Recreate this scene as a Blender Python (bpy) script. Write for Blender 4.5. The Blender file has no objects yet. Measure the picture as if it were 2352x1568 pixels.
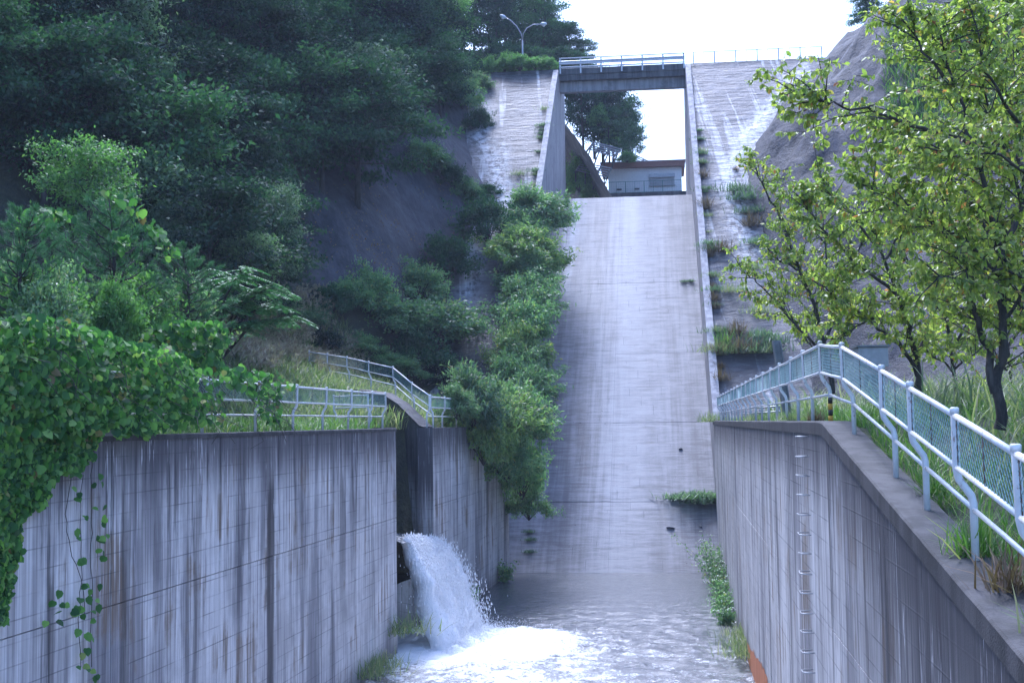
import bpy, math, random
import numpy as np
from mathutils import Vector, Matrix
random.seed(7); rng = np.random.default_rng(7)
scene = bpy.context.scene
COL = scene.collection

# ------------------------------------------------------------------ camera, sky, sun, exposure
F, CX, CY = 2900., 1176., 784.            # photograph measured on a 2352 x 1568 grid
PITCH = math.atan(186 / F); ROLL = -math.radians(.75)
cam = bpy.data.objects.new('camera', bpy.data.cameras.new('camera')); COL.objects.link(cam)
RC = Matrix.Rotation(math.pi / 2 + PITCH, 3, 'X') @ Matrix.Rotation(ROLL, 3, 'Z')
cam.matrix_world = RC.to_4x4()
cam.data.sensor_width = 36; cam.data.lens = 36 * F / 2352
cam.data.clip_start = .1; cam.data.clip_end = 3000
scene.camera = cam
SUN_EL, SUN_AZ = math.radians(57), math.radians(-12)
world = bpy.data.worlds.new('World'); scene.world = world; world.use_nodes = True
wn = world.node_tree; wn.nodes.clear()
sky = wn.nodes.new('ShaderNodeTexSky'); sky.sky_type = 'NISHITA'; sky.sun_disc = False
sky.sun_elevation = SUN_EL; sky.sun_rotation = SUN_AZ % (2 * math.pi)
sky.air_density = 1.1; sky.dust_density = 3.0; sky.ozone_density = 3.0
hs = wn.nodes.new('ShaderNodeHueSaturation'); hs.inputs['Saturation'].default_value = 1.05
bg = wn.nodes.new('ShaderNodeBackground'); bg.inputs['Strength'].default_value = .15
wo = wn.nodes.new('ShaderNodeOutputWorld')
wn.links.new(sky.outputs[0], hs.inputs['Color']); wn.links.new(hs.outputs[0], bg.inputs[0]); wn.links.new(bg.outputs[0], wo.inputs[0])
sl = bpy.data.lights.new('sun', 'SUN'); sl.energy = 1.2; sl.angle = math.radians(16); sl.color = (1, .975, .95)
sun = bpy.data.objects.new('sun', sl); COL.objects.link(sun)
SD = Vector((math.sin(SUN_AZ) * math.cos(SUN_EL), math.cos(SUN_AZ) * math.cos(SUN_EL), math.sin(SUN_EL)))
sun.rotation_euler = SD.to_track_quat('Z', 'Y').to_euler()
vs = scene.view_settings
vs.view_transform = 'Standard'; vs.look = 'None'; vs.gamma = 1; vs.use_curve_mapping = False
vs.exposure = 1.66
vs.use_white_balance = True; vs.white_balance_temperature = 5300; vs.white_balance_tint = 17   # the camera's cool, slightly magenta setting
scene.cycles.use_denoising = True
scene.cycles.max_bounces = 6; scene.cycles.transparent_max_bounces = 4

# ------------------------------------------------------------------ places
def ray(x, y):
    d = RC @ Vector(((x - CX) / F, -(y - CY) / F, -1)); return d / d.y
def at(x, y, Y): return ray(x, y) * Y
def proj(p):
    q = RC.transposed() @ Vector(p)
    return CX + F * q.x / -q.z, CY - F * q.y / -q.z
AX = math.radians(6.6); CA, SA = math.cos(AX), math.sin(AX)
def W(w, t, z): return Vector((w * CA + t * SA, -w * SA + t * CA, z))      # across / along the spillway axis
def wt(X, Y): return X * CA - Y * SA, X * SA + Y * CA
def sm(a, b, x):
    x = min(1, max(0, (x - a) / (b - a))); return x * x * (3 - 2 * x)
WATER = -7.1; HAZE = .00045
WL, WR = -7.8, 2.72
def chute_z(t): return -7.1 + .706 * (t - 60)
def dam_z(t): return -4.2 + .7614 * (t - 60)
def hitplane(x, y, zf):
    d = ray(x, y); k = zf(1) - zf(0); z0 = zf(0); td = d.x * SA + d.y * CA
    return d * (z0 / (d.z - k * td))
def XL(Y): return -9.71 + .157 * Y
def XR(Y): return 2.1 + .1257 * Y
def XLc(Y): return XL(Y) if Y < 60 else W(WL - .5, (Y + WL * SA) / CA, 0).x
def XRc(Y): return XR(Y) if Y < 64 else W(WR + .5, (Y + WR * SA) / CA, 0).x
def lerp(tab, x):
    for (a, b), (c, d) in zip(tab, tab[1:]):
        if x <= c: return b + (d - b) * max(0, (x - a)) / (c - a)
    return tab[-1][1]
from mathutils import noise as mn
def nz(x, y, z=0., s=1., o=3): return mn.fractal(Vector((x * s, y * s, z * s)), 1., 2., o)
E_DIR = Vector((-.62, .78, 0)).normalized()                               # the side inlet's direction
INA, INB = Vector((XL(38.9), 38.9, 0)), Vector((XL(44), 44, 0))
P0 = [(10, 13), (40, 12.5), (50, 11), (56, 9.5), (62, 8), (70, 3.2), (79, 4.3), (87, 3.2), (95, 5.8), (105, 6.6), (112, 6)]
def z_left(X, Y):
    p = XLc(Y) - X; w, t = wt(X, Y)
    b1 = -.25 + .36 * max(0, p - .9) * sm(41, 49, Y) * (1 - sm(9, 14, p) * .3)
    b2 = min(dam_z(t), 29.4) - .3
    base = max(b1, b2)
    p0 = lerp(P0, Y)
    rise = max(0, p - p0)
    k = 1.05 + .35 * sm(55, 70, Y)
    z = base + k * rise + (sm(0, 2, rise)) * 1.2 * nz(X, Y, 0, .16)
    if z > 29.4 and t > 100: z = 29.4 + (z - 29.4) * (.25 + .5 * sm(9, 16, p))
    # side inlet cut
    v = Vector((X, Y, 0))
    n = Vector((E_DIR.y, -E_DIR.x, 0))
    a, b = (v - INA).dot(n), (v - INB).dot(n)
    if a > b: a, b = b, a
    s = (v - INA).dot(E_DIR)
    if a < -.02 and b > .02 and s < 5. and s > -3 : return -5.2
    return z
def wall_top_r(Y): return -.07 - .142 * max(0, 17.7 - Y)
Q0 = [(4, 11), (20, 13), (40, 11), (52, 8), (62, 5), (71, 4.0), (74, 3.5), (82, 3.3), (86, 2.6), (90.5, 4), (105, 12.3), (112, 13)]
def z_right(X, Y):
    q = X - XRc(Y); w, t = wt(X, Y)
    b1 = wall_top_r(Y) - .12 + .07 * min(max(q, 0), 6) + .1 * nz(X, Y, 3, .5)
    b2 = min(dam_z(t), 29.4) - .3
    base = max(b1, b2)
    rise = max(0, q - lerp(Q0, Y))
    z = base + (.9 - .28 * sm(90, 103, Y)) * rise + sm(0, 2.5, rise) * (1.7 * nz(X, Y, 9, .14) + .9 * nz(X, Y, 4, .4))
    return z
def ground(X, Y): return z_left(X, Y) if X < XLc(Y) else z_right(X, Y)
def hit(x, y, Y0=10, Y1=112, dz=0):
    d = ray(x, y); Y = Y0
    while Y < Y1:
        p = d * Y
        if (p.x < XLc(Y) or p.x > XRc(Y)) and ground(p.x, Y) + dz > p.z: return p
        Y += .15
    return d * Y1

# ------------------------------------------------------------------ materials
MATS = {}
class NT:
    def __init__(s, name):
        s.m = bpy.data.materials.new(name); s.m.use_nodes = True; s.t = s.m.node_tree; s.t.nodes.clear()
        s.out = s.t.nodes.new('ShaderNodeOutputMaterial'); MATS[name] = s.m
    def n(s, kind, ins=None, o=0, **props):
        nd = s.t.nodes.new('ShaderNode' + kind)
        for k, v in props.items(): setattr(nd, k, v)
        for k, v in (ins or {}).items():
            sock = nd.inputs[k]
            if isinstance(v, bpy.types.NodeSocket): s.t.links.new(v, sock)
            else: sock.default_value = v
        return nd.outputs[o]
    def math(s, op, a, b=0., c=0., clamp=False):
        return s.n('Math', {0: a, 1: b, 2: c}, operation=op, use_clamp=clamp)
    def noise(s, vec, scale, detail=4., rough=.55, dist=0.):
        return s.n('TexNoise', {'Vector': vec, 'Scale': scale, 'Detail': detail, 'Roughness': rough, 'Distortion': dist})
    def map(s, vec, sc, loc=(0, 0, 0)):
        return s.n('Mapping', {'Vector': vec, 'Scale': sc, 'Location': loc})
    def rng(s, v, a, b, c=0., d=1.):
        return s.n('MapRange', {0: v, 1: a, 2: b, 3: c, 4: d}, interpolation_type='SMOOTHSTEP')
    def mix(s, f, a, b, mode='MIX'):
        nd = s.t.nodes.new('ShaderNodeMix'); nd.data_type = 'RGBA'; nd.blend_type = mode
        for i, v in ((0, f), (6, a), (7, b)):
            if isinstance(v, bpy.types.NodeSocket): s.t.links.new(v, nd.inputs[i])
            else: nd.inputs[i].default_value = v if i == 0 or len(v) == 4 else (*v, 1)
        return nd.outputs[2]
    def obj(s): return s.n('TexCoord', o=3)
    def attr(s, name, o=1): return s.n('Attribute', o=o, attribute_name=name)
    def bump(s, h, strength=.5, dist=.1, normal=None):
        i = {'Height': h, 'Strength': strength, 'Distance': dist}
        if normal is not None: i['Normal'] = normal
        return s.n('Bump', i)
    def fin(s, col, rough=.6, nrm=None, **kw):
        i = {'Base Color': col if isinstance(col, bpy.types.NodeSocket) else (*col, 1), 'Roughness': rough}
        if nrm is not None: i['Normal'] = nrm
        for k, v in kw.items(): i[k.replace('_', ' ')] = v
        b = s.n('BsdfPrincipled', i); s.t.links.new(b, s.out.inputs[0]); return b

def m_concrete_wall(name, tone=1., dark_top=1.0, stains=(), near_dark=None):
    t = NT(name); a = t.attr('wuv')
    sx = t.n('SeparateXYZ', {0: a}); xyz = sx.node
    u, v, d = xyz.outputs[0], xyz.outputs[1], xyz.outputs[2]
    bl = t.noise(t.map(a, (.42, .5, 0)), 1., 6, .62)
    s1 = t.noise(t.map(a, (1.0, .10, .0)), 1., 5, .6, .15)
    s2 = t.noise(t.map(a, (4.2, .17, 0)), 1., 6, .68, .1)
    s3 = t.noise(t.map(a, (17., .20, 0)), 1., 4, .6)
    f = t.math('ADD', t.math('MULTIPLY', s1, .5), t.math('MULTIPLY', s2, .5))
    col = t.mix(t.rng(bl, .36, .64), (.42, .40, .39), (.70, .68, .665))
    col = t.mix(t.rng(s3, .5, .66, 0, .6), col, (.13, .125, .14))
    col = t.mix(t.rng(s3, .5, .34, 0, .5), col, (.8, .79, .785))
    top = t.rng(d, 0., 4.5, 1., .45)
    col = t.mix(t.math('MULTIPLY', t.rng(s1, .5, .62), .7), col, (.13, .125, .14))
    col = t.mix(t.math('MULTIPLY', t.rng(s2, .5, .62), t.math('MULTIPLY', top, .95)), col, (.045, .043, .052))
    col = t.mix(t.math('MULTIPLY', t.rng(bl, .5, .62), t.rng(s2, .42, .58, 0, .85)), col, (.17, .125, .085))   # brown seepage
    # dark algae below the top edge, its lower limit ragged
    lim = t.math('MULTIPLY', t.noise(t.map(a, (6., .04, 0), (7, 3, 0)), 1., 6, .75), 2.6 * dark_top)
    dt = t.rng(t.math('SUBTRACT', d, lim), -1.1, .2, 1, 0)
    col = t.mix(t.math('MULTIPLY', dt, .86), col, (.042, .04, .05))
    for u0, wd, d0, d1, am in stains:
        k = t.math('ABSOLUTE', t.math('ADD', t.math('SUBTRACT', u, u0), t.math('MULTIPLY', t.math('SUBTRACT', s2, .5), .5)))
        k = t.math('MULTIPLY', t.rng(k, wd * .4, wd, am, 0), t.math('MULTIPLY', t.rng(d, d0, d0 + .8), t.rng(d, d1, d1 + 2.5, 1, .0)))
        col = t.mix(k, col, (.04, .036, .04))
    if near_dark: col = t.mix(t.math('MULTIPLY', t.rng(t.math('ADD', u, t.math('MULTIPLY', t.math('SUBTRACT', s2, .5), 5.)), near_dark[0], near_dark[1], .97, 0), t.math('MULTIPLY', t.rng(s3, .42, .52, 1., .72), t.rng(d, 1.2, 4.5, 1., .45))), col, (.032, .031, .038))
    # lime running down and seeping from hair cracks
    w = t.noise(t.map(a, (24., .7, 0), (2, 9, 0)), 1., 4, .65, .5)
    wm = t.math('MULTIPLY', t.rng(w, .58, .64), t.rng(t.noise(t.map(a, (1.1, .6, 0), (9, 1, 0)), 1., 4), .47, .58))
    wm = t.math('MULTIPLY', wm, t.rng(d, .3, 4., 1, .25))
    col = t.mix(t.math('MULTIPLY', wm, .85), col, (.74, .73, .745))
    # formwork marks: horizontal board lines, vertical sheet lines
    fl = t.math('FRACT', t.math('DIVIDE', t.math('ADD', v, 20.), .31))
    ln = t.rng(t.math('ABSOLUTE', t.math('SUBTRACT', fl, .5)), .455, .485)
    ln = t.math('MULTIPLY', ln, t.rng(t.noise(t.map(a, (.7, 2., 0), (4, 4, 0)), 1., 3), .40, .66, .03, .6))
    fv = t.math('FRACT', t.math('DIVIDE', t.math('ADD', u, 20.), .92))
    lv = t.rng(t.math('ABSOLUTE', t.math('SUBTRACT', fv, .5)), .488, .497, 0, .16)
    lines = t.math('MAXIMUM', ln, lv)
    col = t.mix(lines, col, (.05, .048, .055))
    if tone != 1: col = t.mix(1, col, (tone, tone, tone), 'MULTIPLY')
    # wet algae at the waterline
    wl = t.rng(t.math('ADD', v, t.math('MULTIPLY', s2, .8)), WATER + .15, WATER + 1.3, 1, 0)
    col = t.mix(t.math('MULTIPLY', wl, .75), col, (.035, .032, .03))
    fine = t.noise(t.map(a, (1, 1, 1)), 40., 4, .6)
    h = t.math('SUBTRACT', t.math('MULTIPLY', fine, .25), t.math('MULTIPLY', lines, 1.))
    t.fin(col, t.rng(f, .3, .7, .5, .78), t.bump(h, .5, .012), Specular_IOR_Level=.4)
m_concrete_wall('concrete_wall', stains=((28.2, .3, .6, 9, .9), (21.3, .16, .9, 4.5, .6), (33.6, .3, .8, 3.5, .5), (24.2, .14, .5, 3, .5), (18.9, .12, 1.5, 5, .6)))
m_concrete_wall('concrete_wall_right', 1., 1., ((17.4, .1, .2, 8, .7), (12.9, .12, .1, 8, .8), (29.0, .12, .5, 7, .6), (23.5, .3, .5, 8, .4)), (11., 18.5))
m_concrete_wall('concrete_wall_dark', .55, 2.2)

def m_orange():
    t = NT('orange_iron_stain'); a = t.obj()
    f = t.noise(t.map(a, (9, 9, .5)), 1., 5, .6)
    t.fin(t.mix(t.rng(f, .35, .65), (.42, .13, .04), (.62, .24, .10)), .75)
m_orange()

def m_plain_concrete(name, c0, c1, rough=.75):
    t = NT(name); a = t.obj()
    s = t.noise(t.map(a, (3., 3., .25)), 1., 6, .62); b = t.noise(a, 1.2, 5, .6); fi = t.noise(a, 45., 3)
    col = t.mix(t.rng(s, .36, .64), c0, c1)
    col = t.mix(t.rng(b, .52, .72, 0, .7), col, tuple(c * .45 for c in c0))
    t.fin(col, rough, t.bump(fi, .4, .02))
m_plain_concrete('coping_concrete', (.022, .022, .024), (.065, .062, .066))
m_plain_concrete('side_wall_concrete', (.22, .21, .22), (.42, .40, .40))
m_plain_concrete('bridge_concrete', (.17, .17, .18), (.28, .28, .29))
m_plain_concrete('deck_edge_concrete', (.045, .045, .05), (.11, .11, .115))

def m_chute():
    t = NT('chute_concrete'); a = t.attr('wuv')        # x = across, y = up the slope
    xyz = t.n('SeparateXYZ', {0: a}).node; u, v = xyz.outputs[0], xyz.outputs[1]
    s1 = t.noise(t.map(a, (.6, .035, 0), (3.3, 0, 0)), 1., 4, .55)
    s2 = t.noise(t.map(a, (4., .12, 0)), 1., 5, .6)
    hz = t.noise(t.map(a, (.6, 4.2, 0)), 1., 8, .75, .3)
    hz2 = t.noise(t.map(a, (.35, 1.5, 0), (5, 5, 0)), 1., 6, .72, .4)
    bl = t.noise(t.map(a, (.7, .5, 0)), 1., 6, .65)
    f = t.math('ADD', t.math('ADD', t.math('MULTIPLY', s1, .3), t.math('MULTIPLY', s2, .2)), t.math('ADD', t.math('MULTIPLY', hz, .35), t.math('MULTIPLY', bl, .15)))
    col = t.mix(t.rng(f, .41, .58), (.075, .074, .084), (.225, .223, .236))
    col = t.mix(t.rng(hz2, .52, .66, 0, .65), col, (.05, .049, .056))
    col = t.mix(t.math('MULTIPLY', t.rng(hz, .58, .7), t.rng(bl, .5, .62)), col, (.06, .058, .066))
    col = t.mix(t.math('MULTIPLY', t.rng(s1, .58, .7, 0, .6), t.rng(hz, .5, .62), clamp=True), col, (.4, .4, .42))
    bd = t.math('ABSOLUTE', t.math('ADD', t.math('ADD', u, 1.9), t.math('MULTIPLY', t.math('SUBTRACT', s2, .5), 2.6)))
    col = t.mix(t.math('MULTIPLY', t.rng(bd, .2, 2.2, .5, 0), t.rng(hz, .3, .6, .5, 1.)), col, (.36, .358, .37))        # lime washed middle of the chute
    b2 = t.math('ABSOLUTE', t.math('ADD', t.math('ADD', u, 5.9), t.math('MULTIPLY', t.math('SUBTRACT', s2, .5), 1.2)))
    col = t.mix(t.math('MULTIPLY', t.rng(b2, .1, .6, .6, 0), t.math('MULTIPLY', t.rng(v, 22., 32.), t.rng(hz, .35, .6, .4, 1.))), col, (.55, .55, .57))
    # board lines and sheet edges left by the formwork
    fl = t.math('FRACT', t.math('DIVIDE', v, .92)); ln = t.rng(t.math('ABSOLUTE', t.math('SUBTRACT', fl, .5)), .478, .495)
    row = t.math('FLOOR', t.math('DIVIDE', v, .92))
    fv = t.math('FRACT', t.math('ADD', t.math('DIVIDE', u, 1.82), t.math('MULTIPLY', row, .37)))
    lv = t.rng(t.math('ABSOLUTE', t.math('SUBTRACT', fv, .5)), .488, .497)
    lm = t.rng(t.noise(t.map(a, (.6, .9, 0), (1, 2, 0)), 1., 3), .42, .6, .0, .6)
    lines = t.math('MULTIPLY', t.math('MAXIMUM', ln, t.math('MULTIPLY', lv, .7)), lm)
    col = t.mix(lines, col, (.07, .068, .075))
    pits = t.n('TexVoronoi', {'Vector': a, 'Scale': 1.7}); pm = t.rng(pits, .04, .09, 1, 0)
    pm = t.math('MULTIPLY', pm, t.rng(t.noise(t.map(a, (.3, .2, 0), (8, 0, 0)), 1., 3), .52, .62))
    col = t.mix(t.math('MULTIPLY', pm, .8), col, (.05, .05, .055))
    fine = t.noise(a, 22., 5, .7)
    h = t.math('ADD', t.math('MULTIPLY', hz, .6), t.math('SUBTRACT', t.math('MULTIPLY', fine, .35), t.math('ADD', lines, pm)))
    t.fin(col, .62, t.bump(h, .55, .05), Specular_IOR_Level=.5)
m_chute()

def m_shotcrete(name, c0, c1, horiz, rough=.42, bs=.8, streak=False, soil=None):
    t = NT(name); a = t.obj()
    sc = (.55, .55, 3.0) if horiz else (1., 1., 1.)
    n1 = t.noise(t.map(a, sc), 1.1, 8, .68)
    n2 = t.noise(a, .35, 4, .6)
    n3 = t.noise(t.map(a, (2.2, 2.2, .3)), 1., 5, .6)
    col = t.mix(t.rng(n1, .35, .66), c0, c1)
    col = t.mix(t.rng(n2, .5, .72, 0, .6), col, tuple(c * .5 for c in c0))
    col = t.mix(t.rng(n3, .58, .72, 0, .5), col, tuple(min(1, c * 1.7) for c in c1))  # pale upright streaks; on the dam they paint in glare off wet concrete
    if streak:
        sv = t.noise(t.map(a, (1.1, .05, .05), (4, 0, 2)), 1., 5, .6, .3)
        col = t.mix(t.math('MULTIPLY', t.rng(sv, .54, .66), t.rng(n1, .4, .6, .3, 1.)), col, (.55, .55, .57))
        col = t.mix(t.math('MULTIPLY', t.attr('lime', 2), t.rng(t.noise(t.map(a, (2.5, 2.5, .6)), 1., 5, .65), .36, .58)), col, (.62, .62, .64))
    else:
        cv = t.n('TexVoronoi', {'Vector': t.n('VectorMath', {0: a, 1: t.n('TexNoise', {'Vector': a, 'Scale': .7, 'Detail': 4.}, 1)}, operation='ADD'), 'Scale': .33}, feature='DISTANCE_TO_EDGE')
        col = t.mix(t.rng(cv, .004, .03, .6, 0), col, tuple(c * .3 for c in c0))
        dr = t.noise(t.map(a, (.9, .9, .07)), 1., 5, .62, .3); col = t.mix(t.rng(dr, .52, .66, 0, .55), col, tuple(min(1, c * 1.6) for c in c1)); col = t.mix(t.rng(dr, .46, .34, 0, .6), col, tuple(c * .4 for c in c0))
    h = t.math('ADD', n1, t.math('MULTIPLY', t.noise(a, 9., 4), .18))
    r = rough
    if soil:
        so = t.attr('soil', 2)
        sf = t.rng(t.math('ADD', so, t.math('MULTIPLY', t.math('SUBTRACT', n1, .5), .8)), .35, .6)
        scol = t.mix(t.rng(t.noise(a, 3., 6, .7), .35, .65), soil[0], soil[1])
        col = t.mix(sf, col, scol); r = t.rng(sf, 0, 1, rough, .9)
    t.fin(col, r, t.bump(h, bs, .25), Specular_IOR_Level=.6)
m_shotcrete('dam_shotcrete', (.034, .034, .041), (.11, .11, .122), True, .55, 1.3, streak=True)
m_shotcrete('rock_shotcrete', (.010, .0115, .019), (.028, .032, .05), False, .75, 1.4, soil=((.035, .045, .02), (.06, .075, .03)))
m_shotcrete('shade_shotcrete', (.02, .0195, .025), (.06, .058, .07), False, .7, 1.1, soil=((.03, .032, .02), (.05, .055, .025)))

def m_water():
    t = NT('channel_water'); a = t.obj(); fo = t.attr('foam', 2)
    n1 = t.noise(t.map(a, (1.1, 1.1, 1)), 1.6, 6, .62); n2 = t.noise(t.map(a, (1.6, 4.5, 1)), 2., 5, .65)
    n3 = t.noise(t.map(a, (1., 1., 1)), 9., 4, .65)
    tex = t.math('ADD', t.math('MULTIPLY', n1, .55), t.math('MULTIPLY', n3, .45))
    fm = t.rng(t.math('ADD', fo, t.math('MULTIPLY', t.math('SUBTRACT', tex, .5), 1.5)), .36, .74)
    col = t.mix(fm, (.085, .092, .10), (.8, .82, .84))
    h = t.math('ADD', t.math('MULTIPLY', n2, .7), t.math('MULTIPLY', n3, t.rng(fo, 0, .6, .12, .5)))
    t.fin(col, t.rng(fm, 0, 1, .09, .7), t.bump(h, .5, .14), Specular_IOR_Level=.5)
    t = NT('white_water'); a = t.obj()
    n = t.noise(t.map(a, (5., 5., 1.1)), 1.4, 6, .7); n2 = t.noise(a, 16., 4, .65)
    col = t.mix(t.rng(n, .34, .55), (.84, .87, .90), (.97, .98, .99))
    pb = t.fin(col, .55, t.bump(t.math('ADD', n, t.math('MULTIPLY', n2, .5)), .7, .1))
m_water()

def m_flat(name, col, rough=.5, metal=0., var=.2, rust=0.):
    t = NT(name); a = t.obj()
    n = t.noise(a, 6., 5, .65)
    c = t.mix(t.rng(n, .35, .7), tuple(x * (1 - var) for x in col), col)
    if rust:
        c = t.mix(t.rng(t.noise(t.map(a, (2., 2., 1.2), (3, 1, 4)), 3., 6, .7), .60, .68, 0, rust), c, (.16, .07, .035))
    t.fin(c, rough, t.bump(n, .08, .02), Metallic=metal)
m_flat('white_pipe', (.70, .71, .71), .38, 0, .14, .8)
m_flat('teal_wire', (.20, .36, .36), .45, 0, .2)
m_flat('rusty_rod', (.15, .10, .08), .7, 0, .4)
m_flat('galvanised', (.42, .43, .45), .4, .5, .2)
m_flat('guard_rail_paint', (.62, .64, .68), .4, .1, .15)
m_flat('dark_steel', (.06, .06, .065), .55, .2, .3)
m_flat('slat_steel', (.38, .38, .40), .5, .2, .3)
m_flat('hut_wall_paint', (.84, .83, .8), .7, 0, .1)
m_flat('hut_fascia_brown', (.26, .12, .085), .6, 0, .15)
m_flat('roof_top_grey', (.35, .35, .36), .7)
m_flat('shutter_grey', (.45, .45, .46), .5, .1)
m_flat('green_fence', (.06, .20, .16), .5)
m_flat('yellow_band', (.62, .36, .03), .5)
m_flat('black_band', (.02, .02, .02), .5)
m_flat('stone_grey', (.2, .198, .21), .7, 0, .4)
m_flat('weathered_steel', (.24, .25, .26), .55, .2, .3)
m_flat('joint_dark', (.03, .03, .032), .9)
m_flat('moss', (.06, .07, .012), .95, 0, .6)
m_flat('road_asphalt', (.06, .06, .062), .9)

def m_bark(name, c0, c1):
    t = NT(name); a = t.obj()
    n = t.noise(t.map(a, (9, 9, 2.)), 1.4, 6, .7)
    t.fin(t.mix(t.rng(n, .35, .65), c0, c1), .85, t.bump(n, .7, .03))
m_bark('bark_dark', (.025, .022, .02), (.075, .065, .058))
m_bark('bark_grey', (.07, .062, .058), (.16, .145, .135))

def m_leaf(name, stops, trans=.32, rough=.42, spec=.5, vary=0.):
    t = NT(name)
    r = t.attr('rnd', 2); oi = t.n('ObjectInfo', o=5)
    v = t.math('FRACT', t.math('ADD', r, oi))
    cr = t.t.nodes.new('ShaderNodeValToRGB'); t.t.links.new(v, cr.inputs[0])
    el = cr.color_ramp.elements
    while len(el) < len(stops): el.new(.5)
    for e, (p, c) in zip(el, stops): e.position = p; e.color = (*c, 1)
    g = t.noise(t.n('TexCoord', o=3), .9, 3)
    col = t.mix(t.rng(g, .35, .68, 0, .5), cr.outputs[0], (.55, .68, .6), 'MULTIPLY')
    if vary:
        hv = t.math('FRACT', t.math('MULTIPLY', oi, 37.7)); bv = t.math('ADD', t.math('MULTIPLY', hv, vary * 1.6), 1 - vary * .8)
        col = t.mix(1., col, t.n('CombineColor', {0: bv, 1: bv, 2: t.math('ADD', t.math('MULTIPLY', bv, .6), .4)}), 'MULTIPLY')
    pb = t.n('BsdfPrincipled', {'Base Color': col, 'Roughness': rough, 'Specular IOR Level': spec})
    tl = t.n('BsdfTranslucent', {'Color': t.mix(1., col, (1.3, 1.7, .8), 'MULTIPLY')})
    mx = t.n('MixShader', {0: trans, 1: pb, 2: tl}); t.t.links.new(mx, t.out.inputs[0])
m_leaf('leaf_forest', [(0, (.022, .055, .036)), (.5, (.038, .085, .05)), (1, (.065, .12, .06))], .3, .75, .2, .8)
m_leaf('leaf_forest_pale', [(0, (.09, .15, .09)), (.6, (.14, .21, .12)), (1, (.22, .27, .18))], .35, .55, .4, .4)
m_leaf('leaf_lit', [(0, (.09, .19, .06)), (.6, (.16, .29, .085)), (1, (.24, .37, .12))], .42, .5, .4)
m_leaf('leaf_shrub', [(0, (.11, .19, .10)), (.5, (.18, .28, .15)), (.9, (.27, .36, .2)), (1, (.36, .32, .13))], .45, .45, .5, .35)
m_leaf('leaf_shrub_yellow', [(0, (.13, .2, .09)), (.6, (.23, .31, .12)), (.93, (.3, .35, .14)), (1, (.42, .34, .1))], .45, .45, .5, .2)
m_leaf('leaf_cherry', [(0, (.17, .21, .055)), (.35, (.3, .34, .085)), (.7, (.43, .44, .11)), (.95, (.55, .49, .13)), (.98, (.52, .28, .1)), (1, (.52, .16, .09))], .55, .34, .6)
m_leaf('leaf_kudzu', [(0, (.03, .09, .028)), (.4, (.075, .18, .045)), (.75, (.15, .29, .065)), (.94, (.25, .4, .1)), (.985, (.28, .27, .09)), (1, (.18, .11, .05))], .4, .58, .3)
m_leaf('leaf_fallen', [(0, (.25, .14, .04)), (.6, (.32, .2, .06)), (1, (.2, .08, .04))], .1, .6)
m_leaf('needle', [(0, (.05, .14, .065)), (.6, (.085, .2, .085)), (1, (.14, .26, .11))], .25, .55)
m_leaf('grass_green', [(0, (0.065, 0.143, 0.026)), (.6, (0.130, 0.234, 0.046)), (.9, (0.208, 0.286, 0.078)), (1, (0.364, 0.325, 0.156))], .35, .5)
m_leaf('grass_tall', [(0, (.12, .17, .07)), (.5, (.21, .25, .12)), (.8, (.32, .30, .18)), (1, (.42, .36, .24))], .4, .5)
m_leaf('plume', [(0, (.32, .23, .19)), (.6, (.46, .35, .28)), (1, (.55, .45, .35))], .35, .7)
m_leaf('dry_weed', [(0, (.10, .06, .035)), (1, (.24, .16, .10))], .2, .7)
m_leaf('flower_white', [(0, (.6, .62, .58)), (1, (.75, .76, .72))], .2, .7)

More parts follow.
